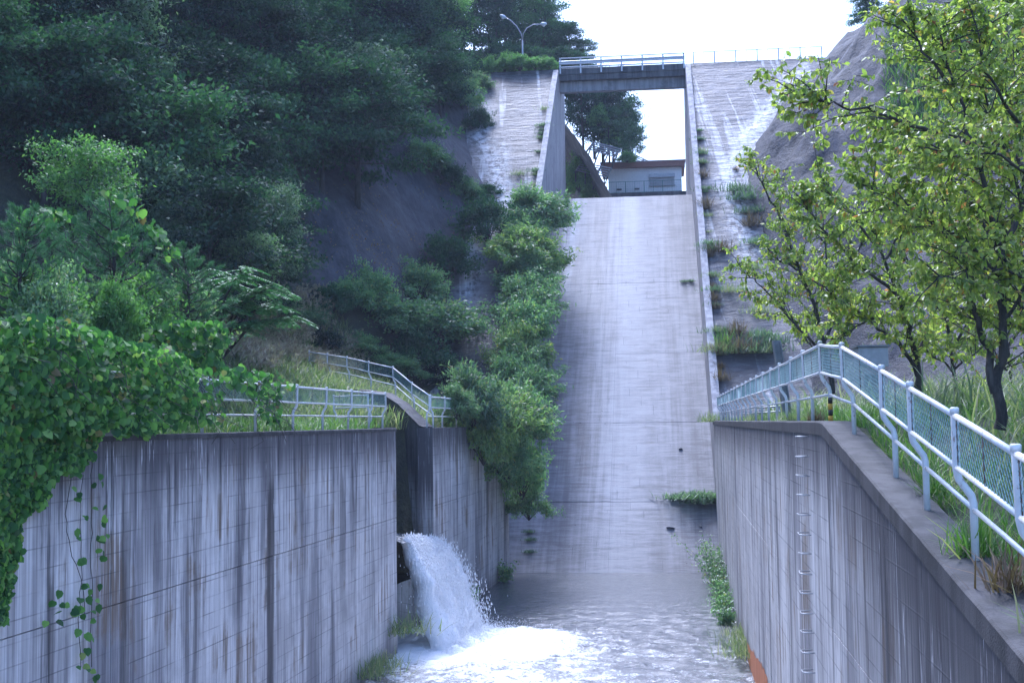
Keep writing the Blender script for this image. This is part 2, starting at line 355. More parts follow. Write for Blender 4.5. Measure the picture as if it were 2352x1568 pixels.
# ------------------------------------------------------------------ mesh helpers
def link(o, parent=None):
    COL.objects.link(o)
    if parent is not None: o.parent = parent
    return o
def tag(o, label=None, cat=None, group=None, kind=None):
    for k, v in (('label', label), ('category', cat), ('group', group), ('kind', kind)):
        if v: o[k] = v
    return o
def empty(name, loc=(0, 0, 0), label=None, cat=None, group=None):
    e = bpy.data.objects.new(name, None); e.location = loc; e.empty_display_size = .2; link(e)
    return tag(e, label, cat, group)
class MB:
    def __init__(s): s.v = []; s.f = []; s.w = []
    def add(s, vs_, fs, wuv=None):
        o = len(s.v); s.v += [tuple(q) for q in vs_]; s.f += [tuple(i + o for i in f) for f in fs]
        s.w += list(wuv) if wuv else [(0, 0, 0)] * len(vs_)
    def box(s, c, size, rot=None):
        c = Vector(c); h = Vector(size) / 2
        P = [Vector((x * h.x, y * h.y, z * h.z)) for x in (-1, 1) for y in (-1, 1) for z in (-1, 1)]
        if rot is not None: P = [rot @ p for p in P]
        s.add([c + p for p in P], BOXF)
    def hexa(s, P, wuv=None): s.add(P, BOXF, wuv)      # order (x,y,z) binary
    def bar(s, a, b, w, h, up=(0, 0, 1)):
        a, b = Vector(a), Vector(b); d = (b - a).normalized(); u = Vector(up)
        r = d.cross(u).normalized(); u = r.cross(d)
        P = []
        for e in (a, b):
            for sx in (-1, 1):
                for sz in (-1, 1): P.append(e + r * sx * w / 2 + u * sz * h / 2)
        s.add(P, BOXF)
    def tube(s, pts, rad, n=8, cap=True):
        pts = [Vector(p) for p in pts]
        if not hasattr(rad, '__len__'): rad = [rad] * len(pts)
        o = len(s.v); V = []; prev = None
        for i, p in enumerate(pts):
            d = (pts[min(i + 1, len(pts) - 1)] - pts[max(i - 1, 0)]).normalized()
            if prev is None: x = d.orthogonal().normalized()
            else:
                x = prev - d * prev.dot(d); x = x.normalized() if x.length > 1e-6 else d.orthogonal().normalized()
            prev = x; y = d.cross(x)
            for k in range(n):
                a = 2 * math.pi * k / n; V.append(p + (x * math.cos(a) + y * math.sin(a)) * rad[i])
        Fc = []
        for i in range(len(pts) - 1):
            for k in range(n):
                a, b = i * n + k, i * n + (k + 1) % n; Fc.append((a, b, b + n, a + n))
        if cap and n > 2: Fc.append(tuple(range(n - 1, -1, -1))); Fc.append(tuple((len(pts) - 1) * n + k for k in range(n)))
        s.add(V, Fc)
    def mesh(s, name, mat, smooth=False):
        me = bpy.data.meshes.new(name); me.from_pydata(s.v, [], s.f); me.update()
        if any(any(q) for q in s.w):
            at_ = me.attributes.new('wuv', 'FLOAT_VECTOR', 'POINT'); at_.data.foreach_set('vector', np.array(s.w, 'f').ravel())
        me.materials.append(MATS[mat])
        if smooth: me.polygons.foreach_set('use_smooth', [True] * len(me.polygons))
        return me
    def build(s, name, mat, parent=None, smooth=False, loc=None):
        if loc is not None:
            l = Vector(loc); s.v = [tuple(Vector(q) - l) for q in s.v]
        o = bpy.data.objects.new(name, s.mesh(name, mat, smooth)); link(o, parent)
        if loc is not None: o.location = loc
        return o
BOXF = [(0, 1, 3, 2), (4, 6, 7, 5), (0, 4, 5, 1), (2, 3, 7, 6), (0, 2, 6, 4), (1, 5, 7, 3)]
def npmesh(name, V, Fq, mat, attrs=None, smooth=False):
    V = np.asarray(V, 'f'); Fq = np.asarray(Fq, 'i'); k = Fq.shape[1]
    me = bpy.data.meshes.new(name); me.vertices.add(len(V)); me.vertices.foreach_set('co', V.ravel())
    me.loops.add(Fq.size); me.loops.foreach_set('vertex_index', Fq.ravel())
    me.polygons.add(len(Fq)); me.polygons.foreach_set('loop_start', np.arange(0, Fq.size, k, dtype='i'))
    if smooth: me.polygons.foreach_set('use_smooth', np.ones(len(Fq), bool))
    for nm, val in (attrs or {}).items():
        val = np.asarray(val, 'f')
        if val.ndim == 2: me.attributes.new(nm, 'FLOAT_VECTOR', 'POINT').data.foreach_set('vector', val.ravel())
        else: me.attributes.new(nm, 'FLOAT', 'POINT').data.foreach_set('value', val)
    me.update(calc_edges=True); me.validate()
    me.materials.append(MATS[mat]); return me
def grid_obj(name, P, mat, attrs=None, parent=None, smooth=True):
    P = np.asarray(P, 'f'); n, m = P.shape[:2]
    i = np.arange(n * m).reshape(n, m)
    Fq = np.stack([i[:-1, :-1], i[:-1, 1:], i[1:, 1:], i[1:, :-1]], -1).reshape(-1, 4)
    return link(bpy.data.objects.new(name, npmesh(name, P.reshape(-1, 3), Fq, mat, attrs, smooth)), parent)
def unit(a): return a / np.maximum(np.linalg.norm(a, axis=1, keepdims=True), 1e-9)
KITE = (np.array([(-.5, 0, 0), (-.05, -.26, .06), (.5, 0, -.04), (-.05, .26, .06)]), np.array([(0, 1, 2, 3)]))
NARROW = (np.array([(-.5, 0, 0), (-.05, -.13, .04), (.5, 0, -.08), (-.05, .13, .04)]), np.array([(0, 1, 2, 3)]))
OVATE = (np.array([(-.5, 0, 0), (-.28, -.2, .05), (.1, -.24, .05), (.5, 0, -.10), (.1, .24, .05), (-.28, .2, .05), (0., 0, -.02)]),
         np.array([(0, 1, 2, 6), (6, 2, 3, 3), (6, 3, 4, 4), (0, 6, 4, 5)]))
OVATE = (OVATE[0], np.array([(0, 1, 6), (1, 2, 6), (2, 3, 6), (3, 4, 6), (4, 5, 6), (5, 0, 6)]))
ROUND = (np.array([(-.42, 0, 0), (-.45, -.25, .03), (-.2, -.46, .07), (.15, -.38, .05), (.52, 0, -.09), (.15, .38, .05), (-.2, .46, .07), (-.45, .25, .03), (0, 0, -.03)]),
         np.array([(0, 1, 8), (1, 2, 8), (2, 3, 8), (3, 4, 8), (4, 5, 8), (5, 6, 8), (6, 7, 8), (7, 0, 8)]))
BLADE = (np.array([(0, -.02, 0), (0, .02, 0), (.55, .014, .0), (.55, -.014, 0), (1, 0, -.12)]), np.array([(0, 1, 2), (0, 2, 3), (3, 2, 4)]))
def leaves_mesh(name, T, C, A, Nn, L, mat, rnd=None):
    tv, tf = T; C = np.asarray(C, float); N = len(C)
    A = unit(np.asarray(A, float)); S = unit(np.cross(np.asarray(Nn, float), A)); Nn = np.cross(A, S); L = np.broadcast_to(np.asarray(L, float), (N,))
    V = C[:, None] + L[:, None, None] * (A[:, None] * tv[None, :, 0, None] + S[:, None] * tv[None, :, 1, None] + Nn[:, None] * tv[None, :, 2, None])
    k = len(tv); Fq = (tf[None] + (np.arange(N) * k)[:, None, None]).reshape(-1, tf.shape[1])
    if rnd is None: rnd = rng.random(N) * .999
    return npmesh(name, V.reshape(-1, 3), Fq, mat, {'rnd': np.repeat(rnd, k)})
def copy_tree(o, loc=None, rz=0., sc=1., parent=None, rx=None):
    c = o.copy(); link(c, parent)
    if loc is not None: c.location = loc
    c.rotation_euler = (rx[0] if rx else 0, rx[1] if rx else 0, rz)
    c.scale = sc if hasattr(sc, '__len__') else (sc,) * 3
    for ch in o.children:
        d = ch.copy(); link(d, c)
    return c

# ------------------------------------------------------------------ terrain
def build_terrain():
    # left bank and wooded hillside
    ps = np.concatenate([np.arange(0, 20, .45), np.arange(20, 62, 1.4)])
    ys = np.concatenate([np.arange(8, 38, .9), np.arange(38, 112.5, .55)])
    P = []; so = []
    for Y in ys:
        row = []
        for p in ps:
            X = XLc(Y) - .6 - p; z = z_left(X, Y)
            x, y = proj((X, Y, z))
            so.append(1 - sm(640, 740, x + 50 * nz(x, y, 0, .01)) * sm(190, 250, y) * sm(700, 620, y) * (Y > 52))
            row.append((X + .25 * nz(X, Y, z, .5), Y + .35 * nz(Y, z, X, .45), z))
        P.append(row)
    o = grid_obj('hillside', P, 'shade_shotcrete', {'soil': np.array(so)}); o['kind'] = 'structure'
    qs = np.concatenate([np.arange(0, 18, .45), np.arange(18, 50, 1.2)])
    ys = np.concatenate([np.arange(3, 60, .9), np.arange(60, 112, .55)])
    P = []; so = []
    for Y in ys:
        row = []
        for q in qs:
            X = XRc(Y) + .38 + q; z = z_right(X, Y)
            x, y = proj((X, Y, z))
            so.append(max(sm(64, 60, Y) * sm(1.6, .6, z), sm(2020, 2110, x - .9 * max(0, 130 - y) + 40 * nz(x, y, 3, .012)) * sm(360, 290, y)))
            row.append((X + .2 * nz(X, Y, z, .5), Y + .35 * nz(Y, z, X, .45), z))
        P.append(row)
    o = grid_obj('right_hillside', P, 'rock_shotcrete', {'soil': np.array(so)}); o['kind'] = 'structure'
    # bank beyond the dam, seen under the bridge
    P = []; so = []
    for t in np.arange(111, 175, 1.):
        row = []
        for w in np.concatenate([np.arange(-60, -14, 2.), np.arange(-14, 5, .7)]):
            z = 29.3 - 1.75 * max(0, w + 9.3 + .05 * (t - 111)) + .8 * nz(w, t, 0, .25)
            z = max(z, 16.0) + .9 * max(0, -w - 22) * .5
            z += .7 * nz(w, t, 7, .5) + .35 * nz(w, t, 1, 1.2); row.append(W(w, t, z)); so.append(1. if w < -14 else 0.)
        P.append(row)
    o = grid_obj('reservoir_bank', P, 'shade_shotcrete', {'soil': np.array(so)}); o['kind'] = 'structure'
    # crest road behind the dam faces
    for a, b, nm in ((-34, WL - .5, 'crest_road'), (WR + .5, 30, 'crest_road')):
        m = MB(); m.hexa([W(w, t, z) for w in (a, b) for t in (104.6, 113) for z in (27, 29.45)]); m.build(nm, 'road_asphalt')['kind'] = 'structure'
    m = MB(); m.add([(-200, -40, -12.), (200, -40, -12.), (200, 260, -12.), (-200, 260, -12.)], [(0, 1, 2, 3)])
    m.build('ground', 'stone_grey')['kind'] = 'structure'
build_terrain()

def dam_face(name, w0, w1, t0, t1, label):
    P = []
    for t in np.arange(t0, t1 + .01, .35):
        row = []
        for w in np.linspace(w0, w1, int((w1 - w0) / .35)):
            z = dam_z(t) + .10 * nz(w * .5, t * 1.6, 0, .9) + .05 * nz(w * .6, t * 3, 3, 2.)
            if t > t1 - .2: z = 29.5
            row.append(W(w, t, z))
        P.append(row)
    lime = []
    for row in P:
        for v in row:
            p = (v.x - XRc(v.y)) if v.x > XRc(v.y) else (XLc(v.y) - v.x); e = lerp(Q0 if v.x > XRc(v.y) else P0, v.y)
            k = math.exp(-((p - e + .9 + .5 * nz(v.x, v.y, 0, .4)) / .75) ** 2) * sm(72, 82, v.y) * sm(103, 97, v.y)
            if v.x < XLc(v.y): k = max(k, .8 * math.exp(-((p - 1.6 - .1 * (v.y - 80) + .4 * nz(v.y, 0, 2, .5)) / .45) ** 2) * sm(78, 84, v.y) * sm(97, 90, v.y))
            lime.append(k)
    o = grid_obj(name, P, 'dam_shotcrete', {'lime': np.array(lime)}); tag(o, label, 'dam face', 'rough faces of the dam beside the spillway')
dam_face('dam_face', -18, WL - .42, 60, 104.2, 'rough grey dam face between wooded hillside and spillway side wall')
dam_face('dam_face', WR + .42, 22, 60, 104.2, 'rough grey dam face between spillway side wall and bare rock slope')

# ------------------------------------------------------------------ spillway chute
def build_chute():
    root = empty('spillway_chute', W(-2.5, 60, WATER), 'long sloping concrete spillway chute rising from the water to the bridge', 'spillway')
    base = root.location
    def part(m, nm, mat, smooth=False):
        o = m.build(nm, mat, None, smooth); o.parent = root; o.matrix_parent_inverse = Matrix.Translation(-base); return o
    ts = [58.5, 64.33, 69.94, 75.76, 82.86, 90.1, 93.7]
    g = [.02, .03, .02, .008, .03, .008, 0]
    rows = []
    for k, (a, b) in enumerate(zip(ts, ts[1:])):
        a2, b2 = a + g[k] * .5, b - g[k + 1] * .5
        for (w0, w1) in ((WL, -2.54), (-2.54, WR)):
            n = 12; m = MB(); V = []; U = []
            ww = np.linspace(w0 + (.004 if w0 > WL else 0), w1 - (.004 if w1 < WR else 0), n); tt = np.linspace(a2, b2, max(4, int((b2 - a2) / .4)))
            lift = .015 * random.uniform(-1, 1)
            for t in tt:
                for w in ww:
                    ch = .02 * abs(mn.noise(Vector((w * 2, t, 5)))) if t in (tt[0], tt[-1]) else 0
                    V.append(W(w, t, chute_z(t) + lift + .008 * nz(w, t, 0, .8) - ch)); U.append((w, (t - 60) * 1.224, 0))
            nt = len(tt); fs = [(i * n + j, i * n + j + 1, (i + 1) * n + j + 1, (i + 1) * n + j) for i in range(nt - 1) for j in range(n - 1)]
            # skirts so that every slab has a real edge
            def skirt(idx):
                o = len(V)
                for i in idx: V.append(Vector(V[i]) - Vector((0, 0, .3))); U.append(U[i])
                for q in range(len(idx) - 1): fs.append((idx[q + 1], idx[q], o + q, o + q + 1))
            skirt([j for j in range(n)]); skirt([(nt - 1) * n + j for j in range(n - 1, -1, -1)])
            m.add(V, fs, U); part(m, 'slab', 'chute_concrete', False)
    m = MB()
    m.add([W(w, t, chute_z(t) - .16) for t in (57, 93.6) for w in (WL - .2, WR + .2)], [(0, 1, 3, 2)]); part(m, 'joint_filler', 'joint_dark')
    m = MB(); m.hexa([W(w, t, z) for w in (WL, WR) for t in (93.72, 126) for z in (12, 16.55)]); part(m, 'crest_slab', 'side_wall_concrete')
    for w0, w1 in ((WL - .42, WL), (WR, WR + .42)):
        ts_ = [59] + list(np.arange(62, 103.6, 2.6)) + [103.7, 107, 110.5]
        tops = [min(29.35, dam_z(t) + .4) for t in ts_]
        lows = [min(chute_z(min(t, 93.7)), dam_z(t)) - 1.2 for t in ts_]
        V = []; U = []
        for t, zt, zl in zip(ts_, tops, lows):
            for w, z in ((w0, zl), (w0, zt), (w1, zt), (w1, zl)): V.append(W(w, t, z)); U.append((t, z, zt - z + .01))
        n = len(ts_); fs = [(4 * i + k, 4 * i + 4 + k, 4 * i + 4 + (k + 1) % 4, 4 * i + (k + 1) % 4) for i in range(n - 1) for k in range(4)]
        fs += [(0, 1, 2, 3), (4 * n - 1, 4 * n - 2, 4 * n - 3, 4 * n - 4)]
        m = MB(); m.add(V, fs, U); part(m, 'side_wall', 'side_wall_concrete')
build_chute()

def build_bridge():
    root = empty('road_bridge', W(-2.5, 105.5, 27.6), 'dark concrete road bridge spanning the top of the spillway', 'bridge'); b = root.location
    def part(m, nm, mat, par=None):
        o = m.build(nm, mat); o.parent = root; o.matrix_parent_inverse = Matrix.Translation(-b); return o
    for t, h0 in ((104.9, 27.75), (106.4, 28.15)):
        m = MB(); m.hexa([W(w, t + dt, z) for w in (WL + .003, WR - .003) for dt in (0, .6) for z in (h0, 28.62)]); part(m, 'beam', 'bridge_concrete')
    m = MB(); m.hexa([W(w, t, z) for w in (WL + .004, WR - .004) for t in (104.5, 107.6) for z in (28.625, 29.4)]); part(m, 'deck', 'deck_edge_concrete')
    m = MB(); m.hexa([W(w, t, z) for w in (WL + .005, WR - .005) for t in (104.42, 104.75) for z in (29.1, 29.62)]); part(m, 'kerb', 'deck_edge_concrete')
    for t in (104.45, 107.5):
        near = t < 106
        g = empty('guardrail', W(-2.5, t, 29.6), 'white bridge guardrail over the dark beam, facing the valley' if near else 'white bridge guardrail on the reservoir side of the deck', 'guardrail', 'guardrails of the road bridge')
        gb = g.location
        def gp(m, nm):
            o = m.build(nm, 'guard_rail_paint'); o.parent = g; o.matrix_parent_inverse = Matrix.Translation(-gb)
        dt = -.08 if near else .08
        for w in np.linspace(WL + .1, WR - .1, 7):
            m = MB(); m.bar(W(w, t, 29.2 if near else 29.4), W(w, t, 30.5), .12, .12, (0, 1, 0)); gp(m, 'post')
        for z, r in ((30.48, .05), (29.72, .06)):
            m = MB(); m.tube([W(WL + .02, t + dt, z), W(WR - .02, t + dt, z)], r, 8); gp(m, 'pipe_rail')
        m = MB(); prof = [(0, 29.95), (-.06, 30.0), (-.06, 30.06), (0, 30.11), (-.06, 30.17), (-.06, 30.23), (0, 30.28)]
        V = [W(w, t + dt + (x if near else -x), z) for w in (WL + .02, WR - .02) for x, z in prof]; n = len(prof)
        m.add(V, [(i, i + 1, n + i + 1, n + i) for i in range(n - 1)]); gp(m, 'corrugated_rail')
build_bridge()

# ------------------------------------------------------------------ channel walls in cast bays
def bay_wall(name, line, Ys, ztop, zs, thick, side, mat, label, cat, grp=None):
    """line(Y) -> X of the channel face; side -1 = wall body lies to the left of the face."""
    Y0 = (Ys[0] + Ys[-1]) / 2
    root = empty(name, (line(Y0), Y0, WATER), label, cat, grp); b = root.location
    L = lambda Y: math.hypot(line(Y) - line(0), Y)
    def part(m, nm, mt):
        o = m.build(nm, mt); o.parent = root; o.matrix_parent_inverse = Matrix.Translation(-b)
    for ya, yb in zip(Ys, Ys[1:]):
        for zi, (za, zb) in enumerate(zip(zs, zs[1:] + [None])):
            g = .012
            n = max(2, int((yb - ya) / .5)); V = []; U = []
            yy = np.linspace(ya + g, yb - g, n + 1)
            lift = random.uniform(0, .012)
            for Y in yy:
                top = ztop(Y) if zb is None else zb - .008
                if zb is None: top += .012 * nz(Y * 3, 1, 7, 1.) 
                for dx in (0., thick):
                    for z in (za + (.008 if zi else 0), top):
                        X = line(Y) + side * (dx + lift); V.append((X, Y, z)); U.append((L(Y) + dx, z, ztop(Y) - z))
            fs = []
            for i in range(n):
                a, c = i * 4, i * 4 + 4
                fs += [(a, a + 1, c + 1, c), (a + 2, c + 2, c + 3, a + 3), (a + 1, a + 3, c + 3, c + 1), (a, c, c + 2, a + 2)]
            fs += [(0, 2, 3, 1), (n * 4, n * 4 + 1, n * 4 + 3, n * 4 + 2)]
            if side > 0: fs = [f[::-1] for f in fs]
            m = MB(); m.add(V, fs, U); part(m, 'panel', mat)
    m = MB(); V = []; yy = np.arange(Ys[0] + .05, Ys[-1] - .04, .99)
    for Y in yy:
        for dx in (.05, thick - .02):
            for z in (zs[0], ztop(Y) - .05): V.append((line(Y) + side * dx, Y, z))
    fs = []
    for i in range(len(yy) - 1):
        a, c = i * 4, i * 4 + 4
        fs += [(a, a + 1, c + 1, c), (a + 1, a + 3, c + 3, c + 1), (a + 2, c + 2, c + 3, a + 3)]
    m.add(V, fs); part(m, 'core', 'joint_dark')
    return root
LIFT = [-9., -2.85]
lw = bay_wall('channel_wall', XL, [11, 16, 18.6, 20.5, 25, 31.2, 36.1, 38.9], lambda Y: -.15, LIFT, .5, -1, 'concrete_wall',
         'streaked grey concrete channel wall hung with vines, before the waterfall', 'retaining wall')
bay_wall('channel_wall', XL, [44, 49.5, 55, 60.3], lambda Y: -.15, LIFT, .5, -1, 'concrete_wall',
         'stained concrete channel wall between the waterfall and the chute foot', 'retaining wall')
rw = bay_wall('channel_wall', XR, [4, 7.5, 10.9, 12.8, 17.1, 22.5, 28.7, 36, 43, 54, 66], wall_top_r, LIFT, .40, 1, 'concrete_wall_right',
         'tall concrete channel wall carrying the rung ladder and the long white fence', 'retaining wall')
# coping strip of the descending part, moss along its edge
def coping():
    m = MB(); V = []; Us = []
    yy = list(np.arange(4, 17.8, .4)) + list(np.arange(18, 66, 1.2))
    for Y in yy:
        z = wall_top_r(Y) + .012 * nz(Y, 4, 2, 2.)
        for dx, dz in ((-.02, -.16), (-.02, .012), (.0, .03), (.41, .03), (.44, -.2)): V.append((XR(Y) + dx, Y, z + dz))
    fs = [(i * 5 + k, i * 5 + k + 1, (i + 1) * 5 + k + 1, (i + 1) * 5 + k) for i in range(len(yy) - 1) for k in range(4)]
    m.add(V, fs); o = m.build('coping', 'coping_concrete'); o.parent = rw; o.matrix_parent_inverse = Matrix.Translation(-rw.location)
    m = MB(); V = []
    yy = list(np.arange(11, 38.9, .5)) + [38.92]
    for Y in yy:
        z = -.15 + .012 * nz(Y, 4, 9, 2.)
        for dx, dz in ((.02, -.07), (.02, .01), (.0, .025), (-.52, .025), (-.55, -.1)): V.append((XL(Y) + dx, Y, z + dz))
    fs = [(i * 5 + k + 1, i * 5 + k, (i + 1) * 5 + k, (i + 1) * 5 + k + 1) for i in range(len(yy) - 1) for k in range(4)]
    m.add(V, fs); o = m.build('coping', 'coping_concrete'); o.parent = lw; o.matrix_parent_inverse = Matrix.Translation(-lw.location)
coping()

def wing_wall(name, P, tops, label, mat):
    """wall along the polyline P (face points), thickness away from the inlet"""
    root = empty(name, (P[0].x, P[0].y, WATER), label, 'retaining wall'); b = root.location
    off = Vector((E_DIR.y, -E_DIR.x, 0)) * (.45 if name == 'inlet_wall' else -.45)
    for i in range(len(P) - 1):
        V = []; U = []
        for k in (i, i + 1):
            for d in (Vector((0, 0, 0)), off):
                for z in (-9., tops[k]): V.append((P[k].x + d.x, P[k].y + d.y, z)); U.append((P[k].y * 1.25 + d.length, z, tops[k] - z))
        m = MB(); m.hexa(V, U); o = m.build('panel', mat); o.parent = root; o.matrix_parent_inverse = Matrix.Translation(-b)
    m = MB()
    for i in range(len(P) - 1):
        a, c = P[i] + off / 2, P[i + 1] + off / 2
        m.bar((a.x, a.y, tops[i] + .01), (c.x, c.y, tops[i + 1] + .01), .5, .08)
    o = m.build('coping', 'coping_concrete'); o.parent = root; o.matrix_parent_inverse = Matrix.Translation(-b)
WB = [INB + E_DIR * s for s in (.56, .8, 2.2, 3.3, 5.2)]
WBT = [-.15, -.1, .7, 1.1, 1.3]
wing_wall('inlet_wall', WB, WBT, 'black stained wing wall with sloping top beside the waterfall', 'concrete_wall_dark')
def end_face():
    r_ = [o for o in COL.objects if o.name == 'inlet_wall'][0]; V = []; U = []
    for X in (XL(44) - .52, XL(44) + .004):
        for Y in (43.9, 43.99):
            for z in (-9., -.14): V.append((X, Y, z)); U.append((X * 1.4 + 60, z, -.14 - z + .02))
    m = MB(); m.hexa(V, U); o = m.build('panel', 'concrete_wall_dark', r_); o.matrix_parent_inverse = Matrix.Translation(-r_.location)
end_face()
WA = [INA + E_DIR * s for s in (0.03, 2.6, 5.2)]
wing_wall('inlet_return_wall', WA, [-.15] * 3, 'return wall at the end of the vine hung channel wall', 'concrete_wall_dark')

# orange iron stain: a crust at the foot of the right wall
def crust():
    m = MB(); V = []; k = 0
    pts = [(Y, -6.0 - .55 * sm(30, 38, Y) + .22 * nz(Y * 3, 0, 1, 1.)) for Y in np.arange(29.8, 38.3, .25)]
    for Y, z in pts: V += [(XR(Y) - .012, Y, -7.25), (XR(Y) - .012, Y, z)]
    m.add(V, [(2 * i, 2 * i + 1, 2 * i + 3, 2 * i + 2) for i in range(len(pts) - 1)])
    o = m.build('orange_stain', 'orange_iron_stain'); o.parent = rw; o.matrix_parent_inverse = Matrix.Translation(-rw.location)
crust()

# ------------------------------------------------------------------ rung ladder
def ladder():
    Y = 19.75; root = empty('rung_ladder', (XR(Y), Y, WATER), 'steel step rungs set into the tall channel wall below the white fence', 'ladder'); b = root.location
    d = Vector((.1257, 1, 0)).normalized(); n = Vector((-d.y, d.x, 0))
    me = None
    for i in range(22):
        z = -.28 - .3 * i
        if me is None:
            m = MB(); a, c = -d * .16, d * .16
            m.tube([a - n * .05, a + n * .13, a + n * .17 + d * .03, c + n * .17 - d * .03, c + n * .13, c - n * .05], .011, 6); me = m.mesh('rung', 'galvanised', True)
        o = bpy.data.objects.new('rung', me); link(o, root); o.location = Vector((XR(Y), Y, z)) - b; o.rotation_euler = (random.uniform(-.05, .05), random.uniform(-.06, .06), random.uniform(-.05, .05))
ladder()

# ------------------------------------------------------------------ pipe fences with wire netting
def fence(name, bases, kink, label, nolow=(), bands=None, skip_net=(), h=1.1):
    """bases: foot points; kink: horizontal vectors towards the channel, one per post"""
    root = empty(name, bases[0], label, 'fence', 'white pipe fences with green netting'); b = root.location
    def part(m, nm, mat, smooth=True, par=None):
        o = m.build(nm, mat, None, smooth); o.parent = root; o.matrix_parent_inverse = Matrix.Translation(-b); return o
    U = Vector((0, 0, 1)); tops = []; mids = []; lows = []
    for i, (p, k) in enumerate(zip(bases, kink)):
        p = Vector(p); k = Vector(k)
        lean = Vector((random.uniform(-.012, .012), random.uniform(-.03, .03), 0))
        m = MB(); m.tube([p - U * .12, p + U * .38 * h, p + U * .43 * h + k * .12, p + U * .54 * h + k * .88, p + U * .6 * h + k, p + U * h + k + lean, p + U * (h + .015) + k + lean], [.031] * 5 + [.031, .026], 10)
        po = part(m, 'post', 'white_pipe')
        m = MB(); m.tube([p + U * (h - .03) + k + lean, p + U * (h + .012) + k + lean, p + U * (h + .022) + k + lean], [.037, .037, .026], 10); m.build('cap', 'white_pipe', po, True)
        if bands and i in bands:
            for j, mt in enumerate(('yellow_band', 'black_band', 'yellow_band', 'black_band')):
                m = MB(); m.tube([p + U * (.09 * j - .0), p + U * (.09 * j + .09)], .0345, 10); part(m, 'striped_band', mt)
        tops.append(p + U * (h - .045) + k + lean); mids.append(p + U * .62 * h + k); lows.append(p + U * .34 * h)
    for i in range(len(bases) - 1):
        sag = random.uniform(-.01, .006)
        for lst, r in ((tops, .0255), (mids, .022), (lows, .020)):
            if lst is lows and i in nolow: continue
            a, c = lst[i], lst[i + 1]; m = MB()
            m.tube([a, a.lerp(c, .5) + U * sag, c], r, 8); part(m, 'rail', 'white_pipe')
        if i in skip_net: continue
        A, B, Cc, D = mids[i], mids[i + 1], tops[i], tops[i + 1]
        Lx = (B - A).length; Hh = (Cc - A).length; m = MB(); st = .085
        S = lambda u, v: A.lerp(B, u / Lx).lerp(Cc.lerp(D, u / Lx), v / Hh)
        q = -Hh
        while q < Lx:
            for sgn in (1, -1):
                u0, u1 = q, q + Hh; v0, v1 = (0, Hh) if sgn > 0 else (Hh, 0)
                if u0 < 0: v0 += (v1 - v0) * (-u0 / Hh); u0 = 0
                if u1 > Lx: v1 -= (v1 - (0 if sgn > 0 else Hh)) * ((u1 - Lx) / Hh) if q >= 0 else (v1 - v0) * ((u1 - Lx) / (u1 - u0)); u1 = Lx
                m.tube([S(u0, v0), S(u1, v1)], .0028, 3, False)
            q += st
        part(m, 'netting', 'teal_wire', False)
        for u in (.06, Lx * .5, Lx - .06):
            m = MB(); m.tube([S(u, 0), S(u, Hh)], .006, 5); part(m, 'netting_rod', 'rusty_rod')
    return root
kR = Vector((-1, .1257, 0)).normalized() * .12
ybase = [4.6, 6.4, 8.25, 10.05, 11.9, 13.5] + [16.5 + 2.4 * i for i in range(20)]
bR = [(XR(Y) + .27, Y, wall_top_r(Y) + .02) for Y in ybase]
fence('pipe_fence', bR, [kR] * len(bR), 'long white pipe fence with green netting running down the wall above the rung ladder', bands=(7,), h=1.19)
kL = Vector((1, -.157, 0)).normalized() * .1
yb = [15.2, 17.5, 19.8, 22.1, 24.9, 27.8, 30.3, 32.6, 34.9, 37., 38.55]
bL = [(XL(Y) - .32, Y, -.14) for Y in yb]
fence('pipe_fence', bL, [kL] * len(bL), 'white pipe fence with green netting half buried under the leafy vine')
n_in = Vector((E_DIR.y, -E_DIR.x, 0))
bA = [Vector((INA + E_DIR * s - n_in * .0 + Vector((-.3, .1, 0)))) + Vector((0, 0, -.14)) for s in (.9, 3.0)]
fence('pipe_fence', bA, [n_in * -.1] * 2, 'short white fence turning back behind the end of the vine covered fence')
bB = [at(x, y, Y) - Vector((0, 0, 1.08)) for x, y, Y in ((994, 908, 44.5), (951, 879, 46.6), (908, 843, 48.8), (852, 831, 50.4), (802, 820, 51.9), (757, 813, 53.2), (715, 807, 54.6))]
fence('pipe_fence', bB, [n_in * -.1] * len(bB), 'white fence stepping down the black stained wing wall beside the waterfall')
bC = [(XL(Y) - .3, Y, -.12) for Y in (44.45, 47., 49.6, 52.2)]
fence('pipe_fence', bC, [kL] * 4, 'short white fence disappearing into the willow bush beside the waterfall')

